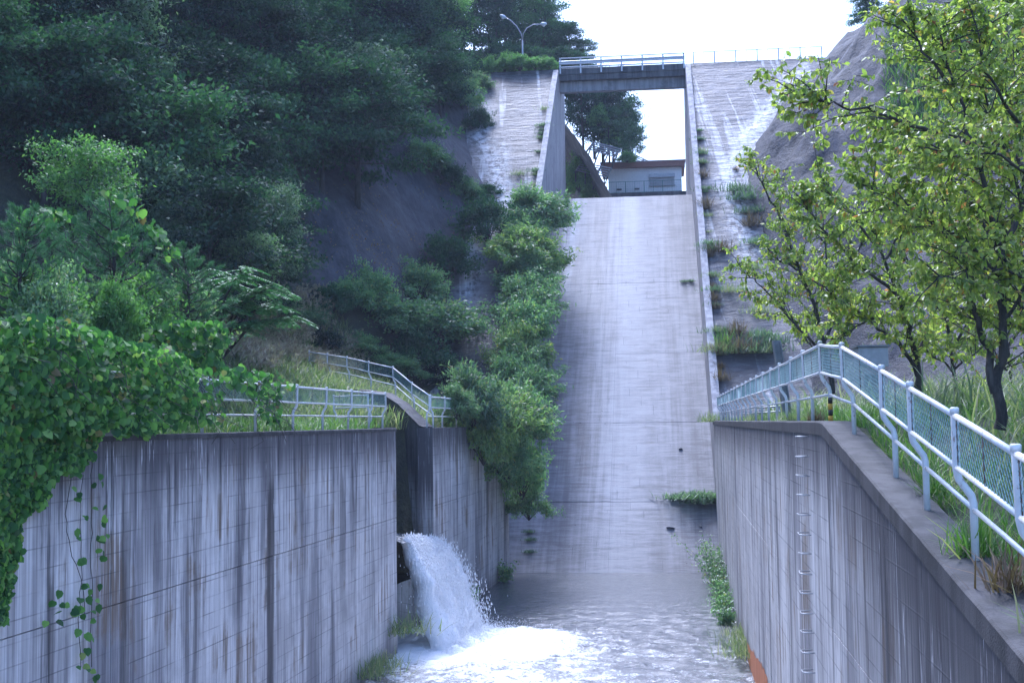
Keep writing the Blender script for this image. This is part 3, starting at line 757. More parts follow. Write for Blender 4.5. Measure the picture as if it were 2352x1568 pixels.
# ------------------------------------------------------------------ water
LAND = Vector((-1.9, 41.6))
def build_water():
    P = []; foam = []
    ys = np.concatenate([np.arange(14, 30, .8), np.arange(30, 62, .13)])
    nx = 84
    for Y in ys:
        a, b = XL(Y) - .4, XR(Y) + .4
        if 38.2 < Y < 44.6: a -= .5
        row = []
        for i in range(nx):
            X = a + (b - a) * i / (nx - 1)
            d = math.hypot((X - LAND.x) / 1.55, (Y - LAND.y) * (.55 if Y < LAND.y else 1.0))
            core = math.exp(-(d / 2.5) ** 2)
            # froth drifting downstream and across
            dn = sm(49, 38, Y) * (.22 + .23 * math.exp(-((X - LAND.x - 1.2) / 4.2) ** 2))
            fo = max(core * 1.25, dn) + .10 * sm(55, 44, Y)
            foam.append(fo)
            rough = .012 + .05 * sm(54, 43, Y) + .13 * core
            z = WATER + rough * (nz(X, Y * 1.3, 0, 1.3) + .7 * nz(X, Y, 5, 3.4)) + .22 * core * max(0, nz(X, Y, 2, 1.1)) + .2 * core
            row.append((X, Y, z))
        P.append(row)
    o = grid_obj('water', P, 'channel_water', {'foam': np.array(foam)}); o['kind'] = 'structure'
    # water sliding down the side inlet
    P = []; foam = []
    for s in np.arange(-.3, 5.2, .1):
        row = []
        for v in np.linspace(0, 1, 24):
            b = INA.lerp(INB, v) + E_DIR * s
            row.append((b.x, b.y, -3.5 - .5 * v + .06 * s + .05 * nz(b.x, b.y, 0, 2.) - .12 * max(0, .4 - s))); foam.append(.42)
        P.append(row)
    o = grid_obj('inlet_water', P, 'channel_water', {'foam': np.array(foam)}); o['kind'] = 'structure'
build_water()
def waterfall():
    root = empty('waterfall', (LAND.x, LAND.y, WATER), 'white waterfall pouring out of the side inlet into the channel', 'waterfall'); b = root.location
    out = Vector((.97, -.30, 0)); nu, nv = 46, 60
    V = []
    def S(u, v, inner):
        p = INA.lerp(INB, .2 + .8 * u) - E_DIR * .1
        fall = (3.3 - .1 * u)
        z0 = -3.52 - .5 * u
        tt = v; reach = 1.3 + .1 * math.sin(u * 5) + .4 * u; ee = 1. + .7 * (1 - u)
        spread = (u - .12) * .3 * tt ** 1.5
        q = p + out * (reach * tt ** ee) + Vector((.157, 1, 0)) * spread
        z = z0 - (z0 - WATER + .1) * (tt ** 1.9)
        am = .06 + .3 * tt
        nn = nz(u * 9, v * 2.2, 1 if inner else 0, 1.) * am + .5 * am * nz(u * 26, v * 6, 5, 1.)
        q += out * nn; z += nn * .6
        if inner: q -= out * (.16 + .3 * tt); z -= .12
        return (q.x - b.x, q.y - b.y, z - b.z)
    for inner in (0, 1):
        for j in range(nv):
            for i in range(nu): V.append(S(i / (nu - 1), j / (nv - 1), inner))
    Fq = []; K = nu * nv
    for j in range(nv - 1):
        for i in range(nu - 1):
            a = j * nu + i; Fq.append((a, a + nu, a + nu + 1, a + 1)); Fq.append((K + a, K + a + 1, K + a + nu + 1, K + a + nu))
        for e in (0, nu - 1):
            a = j * nu + e; Fq.append((a, K + a, K + a + nu, a + nu))
    link(bpy.data.objects.new('falling_sheet', npmesh('falling_sheet', V, Fq, 'white_water', None, True)), root)
    # torn drops around the sheet and the splash at its foot
    C = []; sz = []
    r = random.Random(3)
    for k in range(14000):
        u, v = r.random(), r.random() ** .7
        p = Vector(S(u, v, 0)); g = .06 + .28 * v
        e = r.gauss(0, 1)
        C.append(p + Vector((r.gauss(0, g), r.gauss(0, g * (1 + .6 * (u < .08 or u > .93))), r.gauss(0, g * .8)))); sz.append(r.uniform(.007, .02))
    for k in range(9000):
        u = r.random(); p = Vector(S(u, 1., 0))
        rr = abs(r.gauss(0, 1.1)); an = r.uniform(-2.4, 1.3)
        C.append(Vector((p.x + math.cos(an) * rr, p.y + math.sin(an) * rr, .05 + abs(r.gauss(0, .28)) * math.exp(-rr * .5)))); sz.append(r.uniform(.007, .022))
    C = np.array([tuple(c) for c in C]); N = len(C)
    tv = np.array([(0, 0, 1), (.94, 0, -.33), (-.47, .82, -.33), (-.47, -.82, -.33)]); tf = np.array([(0, 1, 2), (0, 2, 3), (0, 3, 1), (1, 3, 2)])
    st_ = np.ones((N, 1, 3)); st_[:14000, 0] = np.array([1.3, 1.1, 4.5]); tv = tv + np.array([0, 0, 0]); Vv = C[:, None] + tv[None] * st_ * np.array(sz)[:, None, None]
    o = link(bpy.data.objects.new('spray', npmesh('spray', Vv.reshape(-1, 3), (tf[None] + (np.arange(N) * 4)[:, None, None]).reshape(-1, 3), 'white_water')), root); o['kind'] = 'stuff'
waterfall()

# ------------------------------------------------------------------ vegetation prototypes
R3 = lambda r, g=1.: np.array([r.gauss(0, g), r.gauss(0, g), r.gauss(0, g)])
def grow_tree(name, seed, H, R, cb, nl, T, lsize, nleaf, leafmat, barkmat, pad=.35, droop=.2, up=.35, tr=.02, tilt=.6, profile=None, stems=1):
    """tapered trunk with limbs and twigs; leaf clumps spread along twigs. Returns Empty > trunk, crown"""
    r = random.Random(seed); rg = np.random.default_rng(seed)
    m = MB(); tips = []
    for st in range(stems):
        lx, ly = (r.uniform(-.1, .1), r.uniform(-.1, .1)) if stems == 1 else (math.cos(6.28 * st / stems + seed) * .22, math.sin(6.28 * st / stems + seed) * .22)
        path = [Vector((lx * H * f + .05 * H * r.uniform(-.3, .3) * f, ly * H * f + .05 * H * r.uniform(-.3, .3) * f, H * f)) for f in np.linspace(0, .93, 8)]
        path[0] = Vector((.03 * st, .02 * st, -.25))
        m.tube(path, [H * tr * (1 - .88 * i / 7) + .008 for i in range(8)], 7)
        for i in range(nl // stems):
            f = cb + (.97 - cb) * ((i + r.random() * .6) / (nl // stems))
            g = (f - cb) / (1 - cb)
            pr = profile(g) if profile else math.sin(math.pi * min(1, .22 + .78 * g)) ** .7
            az = i * 2.4 + r.uniform(-.4, .4) + seed; ln = R * pr * r.uniform(.75, 1.12)
            k = min(6, f / .93 * 7); a = path[int(k)].lerp(path[min(7, int(k) + 1)], k - int(k))
            d = Vector((math.cos(az), math.sin(az), 0)); pts = [a]
            for q in (.3, .6, 1.): pts.append(a + d * ln * q + Vector((r.uniform(-.1, .1) * ln, r.uniform(-.1, .1) * ln, ln * (up * (1 + .8 * g) * q - droop * q * q * 1.6 + r.uniform(-.06, .06)))))
            r0 = H * tr * .34 * (1.1 - f) + .012
            m.tube(pts, [r0, r0 * .7, r0 * .45, r0 * .2], 5, False)
            for q in range(5):
                s0 = r.uniform(.3, 1.); kk = s0 * 3; b0 = pts[min(2, int(kk))].lerp(pts[min(2, int(kk)) + 1], kk - min(2, int(kk)))
                az2 = az + r.choice((-1, 1)) * r.uniform(.3, 1.1); l2 = ln * r.uniform(.25, .5) * (1.2 - .5 * s0)
                e = b0 + Vector((math.cos(az2) * l2, math.sin(az2) * l2, l2 * r.uniform(-.15, .35)))
                m.tube([b0, b0.lerp(e, .5) + Vector((0, 0, .05 * l2)), e], [r0 * .35, r0 * .25, r0 * .1 + .003], 4, False)
                tips.append((b0, e, pr))
            tips.append((pts[2], pts[3], pr))
        tips.append((path[-2], path[-1], .5))
    tips_a = np.array([[*a, *b] for a, b, _ in tips]); wts = np.array([(b - a).length + .15 for a, b, _ in tips]); wts /= wts.sum()
    idx = rg.choice(len(tips), nleaf, p=wts); s = rg.random(nleaf)[:, None] * 1.15
    C = tips_a[idx, :3] * (1 - s) + tips_a[idx, 3:] * s
    sg = R * .14
    C += rg.normal(0, 1, (nleaf, 3)) * np.array([sg, sg, sg * pad])
    out = C - np.array([0, 0, H * (cb + .4 * (1 - cb))]); out = unit(out)
    Nn = unit(np.array([0, 0, 1.]) + .5 * out + rg.normal(0, tilt, (nleaf, 3)))
    A = unit(out * .6 + rg.normal(0, .7, (nleaf, 3)) + np.array([0, 0, -.25]))
    L = lsize * rg.uniform(.65, 1.25, nleaf)
    root = empty(name)
    t = link(bpy.data.objects.new('trunk', m.mesh('trunk', barkmat, True)), root)
    c = link(bpy.data.objects.new('crown', leaves_mesh('crown', T, C, A, Nn, L, leafmat)), root)
    return root
def drop_proto(o):
    for c in list(o.children): bpy.data.objects.remove(c)
    bpy.data.objects.remove(o)
BROAD = lambda g: (.75 + .35 * math.sin(math.pi * g)) * (1 - .55 * g ** 2.5)
CONE = lambda g: 1.05 - .95 * g
PROTO = {}
PROTO['layered'] = grow_tree('broadleaf_tree', 11, 8.5, 3.4, .22, 26, KITE, .27, 9000, 'leaf_forest', 'bark_dark', .28, .22, .3, profile=BROAD)
PROTO['round'] = grow_tree('broadleaf_tree', 12, 8.0, 3.0, .2, 26, KITE, .24, 9000, 'leaf_forest', 'bark_dark', .55, .15, .5, profile=BROAD)
PROTO['pale'] = grow_tree('broadleaf_tree', 13, 7.5, 2.6, .15, 26, KITE, .22, 8500, 'leaf_forest_pale', 'bark_dark', .6, .1, .6, profile=BROAD)
PROTO['lit'] = grow_tree('broadleaf_tree', 14, 7.0, 2.7, .2, 26, KITE, .23, 8000, 'leaf_lit', 'bark_dark', .5, .12, .5, profile=BROAD)
PROTO['cone'] = grow_tree('conifer_tree', 15, 10., 2.3, .12, 44, NARROW, .34, 11000, 'leaf_forest', 'bark_dark', .35, .35, .1, profile=CONE)
def grow_shrub(name, seed, H, R, T, lsize, nleaf, mat, tilt=.8):
    r = random.Random(seed); rg = np.random.default_rng(seed); m = MB(); tips = []
    for i in range(22):
        az = i * 2.4 + r.uniform(-.4, .4); el = r.uniform(.1, 1.) if i < 13 else 1.15; l = r.uniform(.7, 1.1)
        e = Vector((math.cos(az) * R * el * l, math.sin(az) * R * el * l, H * ((1.08 - .45 * el) if i < 13 else r.uniform(.12, .4)) * l * .9))
        mid = e * .5 + Vector((0, 0, H * .16))
        m.tube([(0, 0, -.1), mid, e], [.03, .018, .006], 5, False)
        for q in range(5):
            s0 = r.uniform(.35, 1); b0 = mid.lerp(e, s0); f = b0 + Vector((r.gauss(0, R * .3), r.gauss(0, R * .3), r.gauss(.08 * H, H * .14)))
            m.tube([b0, f], [.008, .003], 3, False); tips.append((b0, f))
        tips.append((mid, e))
    ta = np.array([[*a, *b] for a, b in tips]); idx = rg.integers(0, len(tips), nleaf); s = rg.random(nleaf)[:, None] * 1.1
    C = ta[idx, :3] * (1 - s) + ta[idx, 3:] * s + rg.normal(0, 1, (nleaf, 3)) * np.array([R * .10, R * .10, H * .07])
    C[:, 2] = np.maximum(C[:, 2], .02)
    out = unit(C - np.array([0, 0, H * .35]))
    Nn = unit(np.array([0, 0, .9]) + .6 * out + rg.normal(0, tilt, (nleaf, 3))); A = unit(out * .8 + rg.normal(0, .6, (nleaf, 3)) + np.array([0, 0, -.2]))
    root = empty(name)
    link(bpy.data.objects.new('stems', m.mesh('stems', 'bark_dark', True)), root)
    link(bpy.data.objects.new('foliage', leaves_mesh('foliage', T, C, A, Nn, lsize * rg.uniform(.65, 1.25, nleaf), mat)), root)
    return root
PROTO['shrub'] = grow_shrub('shrub', 21, 2.2, 1.5, KITE, .17, 7500, 'leaf_shrub')
PROTO['shrub_dark'] = grow_shrub('shrub', 22, 2.0, 1.5, KITE, .18, 7500, 'leaf_forest')
PROTO['willow'] = grow_shrub('shrub', 23, 2.2, 1.5, NARROW, .26, 8500, 'leaf_shrub')
PROTO['willow_y'] = grow_shrub('shrub', 24, 2.2, 1.5, NARROW, .26, 8500, 'leaf_shrub_yellow')
PROTO['lit_shrub'] = grow_shrub('shrub', 25, 1.8, 1.5, KITE, .18, 7500, 'leaf_lit')
def grow_tuft(name, seed, n, mat, L=.5, spread=.5, wid=1.):
    rg = np.random.default_rng(seed); az = rg.random(n) * 6.283; el = rg.uniform(.35, 1.5, n)
    A = np.stack([np.cos(az) * np.cos(el), np.sin(az) * np.cos(el), np.sin(el)], 1)
    Nn = np.stack([-np.cos(az) * np.sin(el), -np.sin(az) * np.sin(el), np.cos(el)], 1) + rg.normal(0, .15, (n, 3))
    C = rg.normal(0, spread * .25, (n, 3)) * np.array([1, 1, 0]); T = (BLADE[0] * np.array([1, wid, 1]) - np.array([0, 0, 0]), BLADE[1])
    return leaves_mesh(name, T, C, A, Nn, L * rg.uniform(.5, 1.15, n), mat)
TUFT = {k: grow_tuft('tuft', i, n, mt, L, sp, wd) for i, (k, n, mt, L, sp, wd) in enumerate((('green', 150, 'grass_green', .55, .5, 1.), ('short', 260, 'grass_tall', .32, .8, 1.2), ('dry', 160, 'dry_weed', .6, .5, .9), ('dark', 320, 'leaf_forest_pale', .3, .9, 2.2)))}
def tuft(kind, p, sc, label, group, cat='weed', name='weed_clump', rx=None):
    o = bpy.data.objects.new(name, TUFT[kind]); link(o); o.location = p
    o.rotation_euler = (rx or 0, 0, random.uniform(0, 6.28)); o.scale = sc if hasattr(sc, '__len__') else (sc,) * 3
    return tag(o, label, cat, group)
def put(kind, p, sc, label, group, cat, name=None, rz=None):
    if cat == 'shrub': j = random.uniform(.82, 1.25); sc = (sc[0] * j, sc[1] * j * random.uniform(.85, 1.15), sc[2] * random.uniform(.85, 1.2))
    o = copy_tree(PROTO[kind], p, random.uniform(0, 6.28) if rz is None else rz, sc)
    if name: o.name = name
    return tag(o, label, cat, group)

# ------------------------------------------------------------------ the wood on the left hillside
CLEAR = [(x, y) for x in range(730, 1075, 32) for y in range(430, 625, 32) if y > 400 + (1060 - x) * .18 and y < 640 - (x - 800) * .25 * (x > 800)]
CLEAR += [(985, 255), (1010, 280), (1040, 310), (1060, 330), (960, 245), (1030, 265)] + [(x, y) for x in (1105, 1150, 1200, 1250) for y in range(170, 440, 30)]
CLEAR += [(x, y) for x in range(560, 900, 40) for y in (770, 800, 830, 860)] + [(x, y) for x in range(1100, 1380, 30) for y in (120, 100)] + [(1320, 60), (1360, 30), (1200, 60), (1240, 60)]
def crown_box(p, H, R):
    a = proj(p); b = proj((p[0], p[1], p[2] + H)); s = F / p[1]
    return a[0], a[1], b[1], R * s
def forest():
    r = random.Random(5); placed = []
    kinds = [('layered', 'dark tree with flat layered boughs in the hillside wood'), ('round', 'dark round crowned tree in the hillside wood'),
             ('pale', 'silvery leaved tree in the hillside wood')]
    for tr_ in range(9000):
        Y = r.uniform(47, 108); p = r.uniform(3, 44); X = XLc(Y) - p
        if p < lerp(P0, Y) - (2.5 if Y < 50 else -1.0): continue
        z = z_left(X, Y); sc = r.uniform(.8, 1.25); H, R = 8.3 * sc, 3.2 * sc
        x, y0, y1, rp = crown_box((X, Y, z), H, R)
        if x < -150 or x > 1120 or y0 < -60 or y1 > 760 : continue
        if x > 1000 and Y > 95: continue
        if any(((cx - x) / (rp * .92)) ** 2 + ((cy - (y0 * .42 + y1 * .58)) / (abs(y0 - y1) * .5)) ** 2 < 1 for cx, cy in CLEAR): continue
        if any((X - a) ** 2 + (Y - b) ** 2 < (2.5 * sc) ** 2 for a, b in placed): continue
        placed.append((X, Y))
        q = r.random(); k = kinds[0 if q < .46 else 1 if q < .86 else 2]
        o = put(k[0], (X, Y, z - .2), (sc, sc, sc * r.uniform(.85, 1.1)), k[1] + (' near the dam crest' if Y > 82 else ' just behind the pines' if Y < 60 else ' level with the rock face'), 'trees of the shaded hillside wood', 'tree')
        if len(placed) >= 210: break
    print('forest', len(placed))
forest()
def place_at(kind, x, ybot, ytop, width, Y=None, label='', group=None, cat='tree', name=None, p=None):
    """size from the pixels at the distance of the ground it stands on"""
    if p is None: p = hit(x, ybot) if Y is None else at(x, ybot, Y)
    s = F / p.y; H = (ybot - ytop) / s; Wd = width / s
    base = {'layered': (8.5, 7.4), 'round': (8, 6.6), 'pale': (7.5, 5.8), 'lit': (7, 6), 'cone': (10, 4.8), 'shrub': (2.4, 3.4), 'shrub_dark': (2.2, 3.4), 'willow': (2.4, 3.4), 'willow_y': (2.4, 3.4), 'lit_shrub': (2., 3.4)}[kind]
    return put(kind, p, (Wd / base[1], Wd / base[1], H / base[0]), label, group, cat, name)
G = 'single trees before the hillside wood'
place_at('lit', 205, 640, 315, 260, 43, 'mid green bushy tree rising above the vine covered pine', G)
place_at('pale', 622, 700, 420, 150, 54, 'slim blue grey leaved tree at the foot of the dark rock face', G)
place_at('pale', 565, 740, 530, 165, 50, 'small pale grey green tree with loose white topped foliage above the grass slope', G)
place_at('pale', 395, 660, 470, 120, 47, 'small dark grey green tree between bushy tree and slim grey tree', G)
place_at('pale', 430, 300, 30, 200, 72, 'silvery topped tree in the upper part of the wood', G)
place_at('pale', 150, 420, 160, 210, 52, 'silvery leaved tree above the mid green bushy tree', G)
place_at('lit', 1022, 150, -30, 130, 98, 'light green young tree on the bank near the street lamp', G)
place_at('lit', 955, 190, -60, 150, 95, 'light green tree beside the young tree at the hill shoulder', G)
for i, (x, yb, yt, w, Y, k) in enumerate(((1090, 150, -90, 150, 116, 'round'), (1140, 150, -100, 130, 118, 'round'), (1165, 140, -80, 120, 124, 'cone'), (1180, 140, -70, 150, 128, 'layered'), (1225, 150, -60, 110, 126, 'cone'), (1250, 150, -25, 130, 121, 'round'), (1262, 140, -15, 90, 130, 'cone'), (1285, 150, 45, 110, 124, 'round'), (1310, 150, 55, 100, 120, 'round'), (1340, 160, 90, 80, 122, 'round'), (1060, 150, -90, 140, 112, 'layered'))):
    lab = 'dark conifer standing behind the street lamp at the crest road' if k == 'cone' else 'dark broadleaf tree at the edge of the crest road near the bridge'
    place_at(k, x, yb, yt, w, Y, lab, 'trees behind the crest road')
for i, (x, yb, yt, w, Y, k) in enumerate(((1340, 340, 130, 130, 122, 'round'), (1385, 370, 150, 140, 126, 'round'), (1430, 385, 215, 110, 130, 'round'), (1455, 385, 280, 70, 134, 'round'), (1310, 260, 100, 110, 124, 'layered'), (1365, 360, 170, 120, 124, 'round'), (1410, 380, 190, 120, 128, 'round'), (1400, 370, 230, 100, 122, 'layered'), (1445, 385, 240, 80, 132, 'round'))):
    place_at(k, x, yb, yt, w, Y, 'dark tree on the rocky bank seen below the bridge', 'trees seen below the bridge')
for x, yb, yt, w, Y in ((1330, 440, 345, 70, 117), (1362, 460, 400, 70, 119), (1375, 290, 240, 60, 121), (1440, 372, 345, 45, 126), (1405, 330, 295, 50, 123)):
    place_at('lit_shrub', x, yb, yt, w, Y, 'light green bush on the rocky bank seen below the bridge', 'bushes seen below the bridge', 'shrub')
for x in range(1085, 1345, 22):
    place_at('shrub_dark', x, 165, 105 + random.uniform(-10, 15), 70, 113.5, 'dark undergrowth bush between crest road and the trees behind the lamp', 'undergrowth behind the crest road', 'shrub')
place_at('cone', 1990, 66, -70, 95, 109, 'dark tree with tiered boughs beside the ridge fence on the rock slope', None)

# bushes of the left bank
def bushes(lst, kinds, label, group, on=None):
    for i, (x, yb, yt, w) in enumerate(lst):
        p = None
        if on == 'dam': p = hitplane(x, yb, dam_z)
        place_at(kinds[i % len(kinds)], x, yb, yt, w, None, label, group, 'shrub', p=p)
bushes([(1225, 530, 430, 140), (1205, 580, 480, 120), (1215, 620, 515, 150), (1210, 665, 570, 130), (1215, 710, 600, 150), (1205, 740, 640, 130), (1210, 790, 680, 150), (1195, 850, 740, 130), (1215, 880, 780, 120), (1175, 900, 800, 120), (1200, 930, 820, 140)],
       ['willow', 'shrub', 'willow_y', 'willow', 'shrub'], 'willow bush in the row climbing beside the spillway side wall', 'willow bushes along the spillway side wall', 'dam')
bushes([(1120, 560, 455, 130)], ['shrub_dark'], 'dark glossy evergreen bush at the top of the willow row', None, 'dam')
bushes([(850, 720, 610, 150), (960, 690, 580, 150), (1020, 640, 540, 120), (890, 770, 670, 190), (1000, 790, 690, 190), (960, 850, 760, 150), (800, 700, 625, 110), (1020, 860, 790, 110), (760, 720, 660, 100), (880, 850, 800, 110), (935, 872, 810, 120), (1010, 885, 825, 110), (700, 750, 700, 110), (650, 735, 690, 90), (735, 800, 755, 90), (830, 810, 760, 90)],
       ['shrub', 'shrub', 'shrub_dark'], 'green bush in the thicket between grass slope and dam face', 'bushes of the thicket below the rock face')
bushes([(1000, 400, 330, 90), (1035, 430, 370, 70), (1065, 455, 400, 70), (1095, 480, 430, 60), (965, 380, 320, 90), (1100, 300, 250, 60), (1060, 250, 170, 110), (1000, 235, 130, 130), (1085, 210, 160, 80), (930, 240, 160, 120), (900, 300, 230, 130), (1120, 455, 420, 50)],
       ['shrub', 'shrub_dark'], 'green bush clinging to the edge of the bare rock', 'bushes on the edges of the left rock')
bushes([(1125, 165, 125, 60), (1160, 163, 122, 60), (1195, 162, 122, 65), (1230, 160, 125, 60), (1262, 158, 130, 40), (1100, 170, 135, 60)], ['lit_shrub'],
       'bright yellow green bush topping the dam face below the street lamp', 'bright bushes on the dam crest', 'dam')
for x, yb, yt, w, Y, k in ((1080, 985, 850, 150, 50.5, 'willow'), (1140, 1000, 850, 170, 53.5, 'willow_y'), (1190, 1010, 880, 140, 57, 'willow'), (1110, 1060, 900, 130, 51.5, 'willow_y'), (1165, 1100, 960, 130, 55, 'willow'), (1200, 1140, 1000, 110, 58, 'shrub'), (1215, 1190, 1090, 100, 59.5, 'shrub'), (1050, 960, 870, 100, 48.5, 'willow')):
    place_at(k, x, yb, yt, w, Y, 'willow bush spilling over the far channel wall towards the chute', 'willow bushes over the far channel wall', 'shrub')

# ------------------------------------------------------------------ pines behind the vine
def grow_pine(name, seed, H, R, ntuft=420):
    r = random.Random(seed); rg = np.random.default_rng(seed); m = MB(); tips = []
    path = [Vector((.04 * H * math.sin(f * 4 + seed), .03 * H * math.cos(f * 5), H * f - .2 * (f == 0))) for f in np.linspace(0, 1, 9)]
    m.tube(path, [.1 * (1 - .85 * i / 8) for i in range(9)], 7)
    for lv in range(11):
        f = .12 + .85 * lv / 11; k = f * 8; a = path[int(k)].lerp(path[int(k) + 1], k - int(k))
        for j in range(5):
            az = lv * .9 + j * 1.257 + r.uniform(-.25, .25); ln = R * (1.05 - .85 * f) * r.uniform(.75, 1.15)
            d = Vector((math.cos(az), math.sin(az), 0)); up = .15 + .5 * f
            pts = [a, a + d * ln * .5 + Vector((0, 0, ln * up * .4)), a + d * ln + Vector((0, 0, ln * (up + .12)))]
            m.tube(pts, [.03, .018, .006], 5, False); tips.append((pts[1], pts[2]))
            for q in range(5):
                b0 = pts[0].lerp(pts[1], .3) if q == 0 else pts[1].lerp(pts[2], r.uniform(-.3, .9)); az2 = az + r.choice((-1, 1)) * r.uniform(.4, 1.1); l2 = ln * r.uniform(.2, .42)
                e = b0 + Vector((math.cos(az2) * l2, math.sin(az2) * l2, l2 * r.uniform(.1, .6))); m.tube([b0, e], [.009, .003], 3, False); tips.append((b0, e))
    ta = np.array([[*a, *b] for a, b in tips]); n = ntuft * 42
    ti = rg.integers(0, len(tips), ntuft); s = rg.uniform(.3, 1.08, ntuft)[:, None]
    tc = ta[ti, :3] * (1 - s) + ta[ti, 3:] * s; td = unit(ta[ti, 3:] - ta[ti, :3] + np.array([0, 0, .12]))
    C = np.repeat(tc, 42, 0) + rg.normal(0, .025, (n, 3)); A = unit(np.repeat(td, 42, 0) * .9 + rg.normal(0, .55, (n, 3))); C = C + np.repeat(td, 42, 0) * rg.uniform(-.12, .06, n)[:, None]
    T = (np.array([(0, -.035, 0), (0, .035, 0), (1, 0, .0)]), np.array([(0, 1, 2)]))
    root = empty(name)
    link(bpy.data.objects.new('trunk', m.mesh('trunk', 'bark_dark', True)), root)
    link(bpy.data.objects.new('needles', leaves_mesh('needles', T, C, A, rg.normal(0, 1, (n, 3)), .17 * rg.uniform(.8, 1.2, n), 'needle')), root)
    return root
PROTO['pine'] = grow_pine('pine_tree', 31, 4.4, 2.2)
for x, yb, yt, w, Y, lab in ((60, 860, 470, 330, 25, 'dark green pine at the far end of the vine, overgrown at its top'), (250, 850, 445, 340, 28, 'dark green pine with yellow green creeper climbing over its top'), (420, 830, 560, 260, 30, 'smaller dark green pine behind the round vine mound'), (150, 840, 520, 280, 31, 'dark green pine standing between the two creeper topped pines')):
    p = at(x, yb, Y); s = F / Y
    put('pine', p, ((w / s) / 4.2, (w / s) / 4.2, ((yb - yt) / s) / 4.5), lab, 'pines behind the vine', 'tree')
for x, yb, yt, w, Y, k in ((60, 800, 580, 230, 25.5, 'lit_shrub'), (190, 800, 610, 210, 27, 'shrub'), (320, 800, 600, 190, 29, 'lit_shrub'), (430, 800, 650, 150, 31, 'shrub'), (120, 790, 640, 180, 24.5, 'shrub'), (20, 760, 560, 160, 28, 'shrub'), (260, 790, 650, 150, 26, 'lit_shrub')):
    place_at(k, x, yb, yt, w, Y, 'rounded bright bush growing among the pines' if k == 'lit_shrub' else 'rounded grey green bush growing among the pines', 'bushes among the pines', 'shrub')
# feathery tree with flat fronds
def feathery():
    r = random.Random(9); rg = np.random.default_rng(9); root = empty('feathery_tree', at(470, 860, 33), 'feathery tree with flat drooping fronds beside the pines', 'tree')
    m = MB(); C = []; A = []; Nn = []; b = root.location
    for (x, y, ln) in ((520, 640, 90), (560, 610, 100), (600, 660, 110), (640, 690, 110), (670, 725, 90), (590, 735, 100), (520, 700, 110), (480, 620, 80), (470, 690, 90), (555, 680, 110), (630, 650, 90), (540, 750, 90)):
        e = at(x, y, 33 + r.uniform(-1, 1)) - b; mid = e * .55 + Vector((0, 0, .5))
        m.tube([(0, 0, -.1), mid, e], [.06, .035, .012], 5, False)
        for q in range(16):
            az = r.uniform(0, 6.28); l = r.uniform(.5, 1.0); d = Vector((math.cos(az), math.sin(az), -.12)); o0 = mid.lerp(e, r.uniform(.5, 1.05))
            m.tube([o0, o0 + d * l], [.006, .002], 3, False)
            for k in range(34):
                s = (k + .5) / 34; pt = o0 + d * l * s + Vector((0, 0, -.18 * s * s * l)); sd = 1 if k % 2 else -1; side = Vector((-d.y, d.x, 0))
                C.append(pt + side * sd * .07); A.append(side * sd + d * .35 + Vector((0, 0, r.gauss(-.1, .15)))); Nn.append((r.gauss(0, .25), r.gauss(0, .25), 1))
    link(bpy.data.objects.new('trunk', m.mesh('trunk', 'bark_dark', True)), root)
    link(bpy.data.objects.new('crown', leaves_mesh('crown', NARROW, np.array([tuple(c) for c in C]), np.array([tuple(c) for c in A]), np.array(Nn), .17, 'needle')), root)
feathery()

# ------------------------------------------------------------------ leafy vine over the left fence
def poly_in(x, y, P):
    c = False; j = len(P) - 1
    for i in range(len(P)):
        if (P[i][1] > y) != (P[j][1] > y) and x < (P[j][0] - P[i][0]) * (y - P[i][1]) / (P[j][1] - P[i][1]) + P[i][0]: c = not c
        j = i
    return c
def wallY(x):                      # distance of the left wall face seen in column x
    k = (x - CX) / F; return 9.71 / (.157 - k)
TVk, TFk = ROUND
KLEAF = npmesh('leaf', TVk, TFk, 'leaf_kudzu', {'rnd': np.zeros(len(TVk))})
def leaf_parts(root, C, A, Nn, L, mesh, nmax):
    b = root.location
    for c, a, n_, l in list(zip(C, A, Nn, L))[:nmax]:
        a = Vector(a).normalized(); s = Vector(n_).cross(a).normalized(); n2 = a.cross(s)
        o = bpy.data.objects.new('leaf', mesh); link(o, root)
        o.matrix_local = Matrix.Translation(Vector(c) - b) @ Matrix(((a.x, s.x, n2.x, 0), (a.y, s.y, n2.y, 0), (a.z, s.z, n2.z, 0), (0, 0, 0, 1))) @ Matrix.Scale(l, 4)
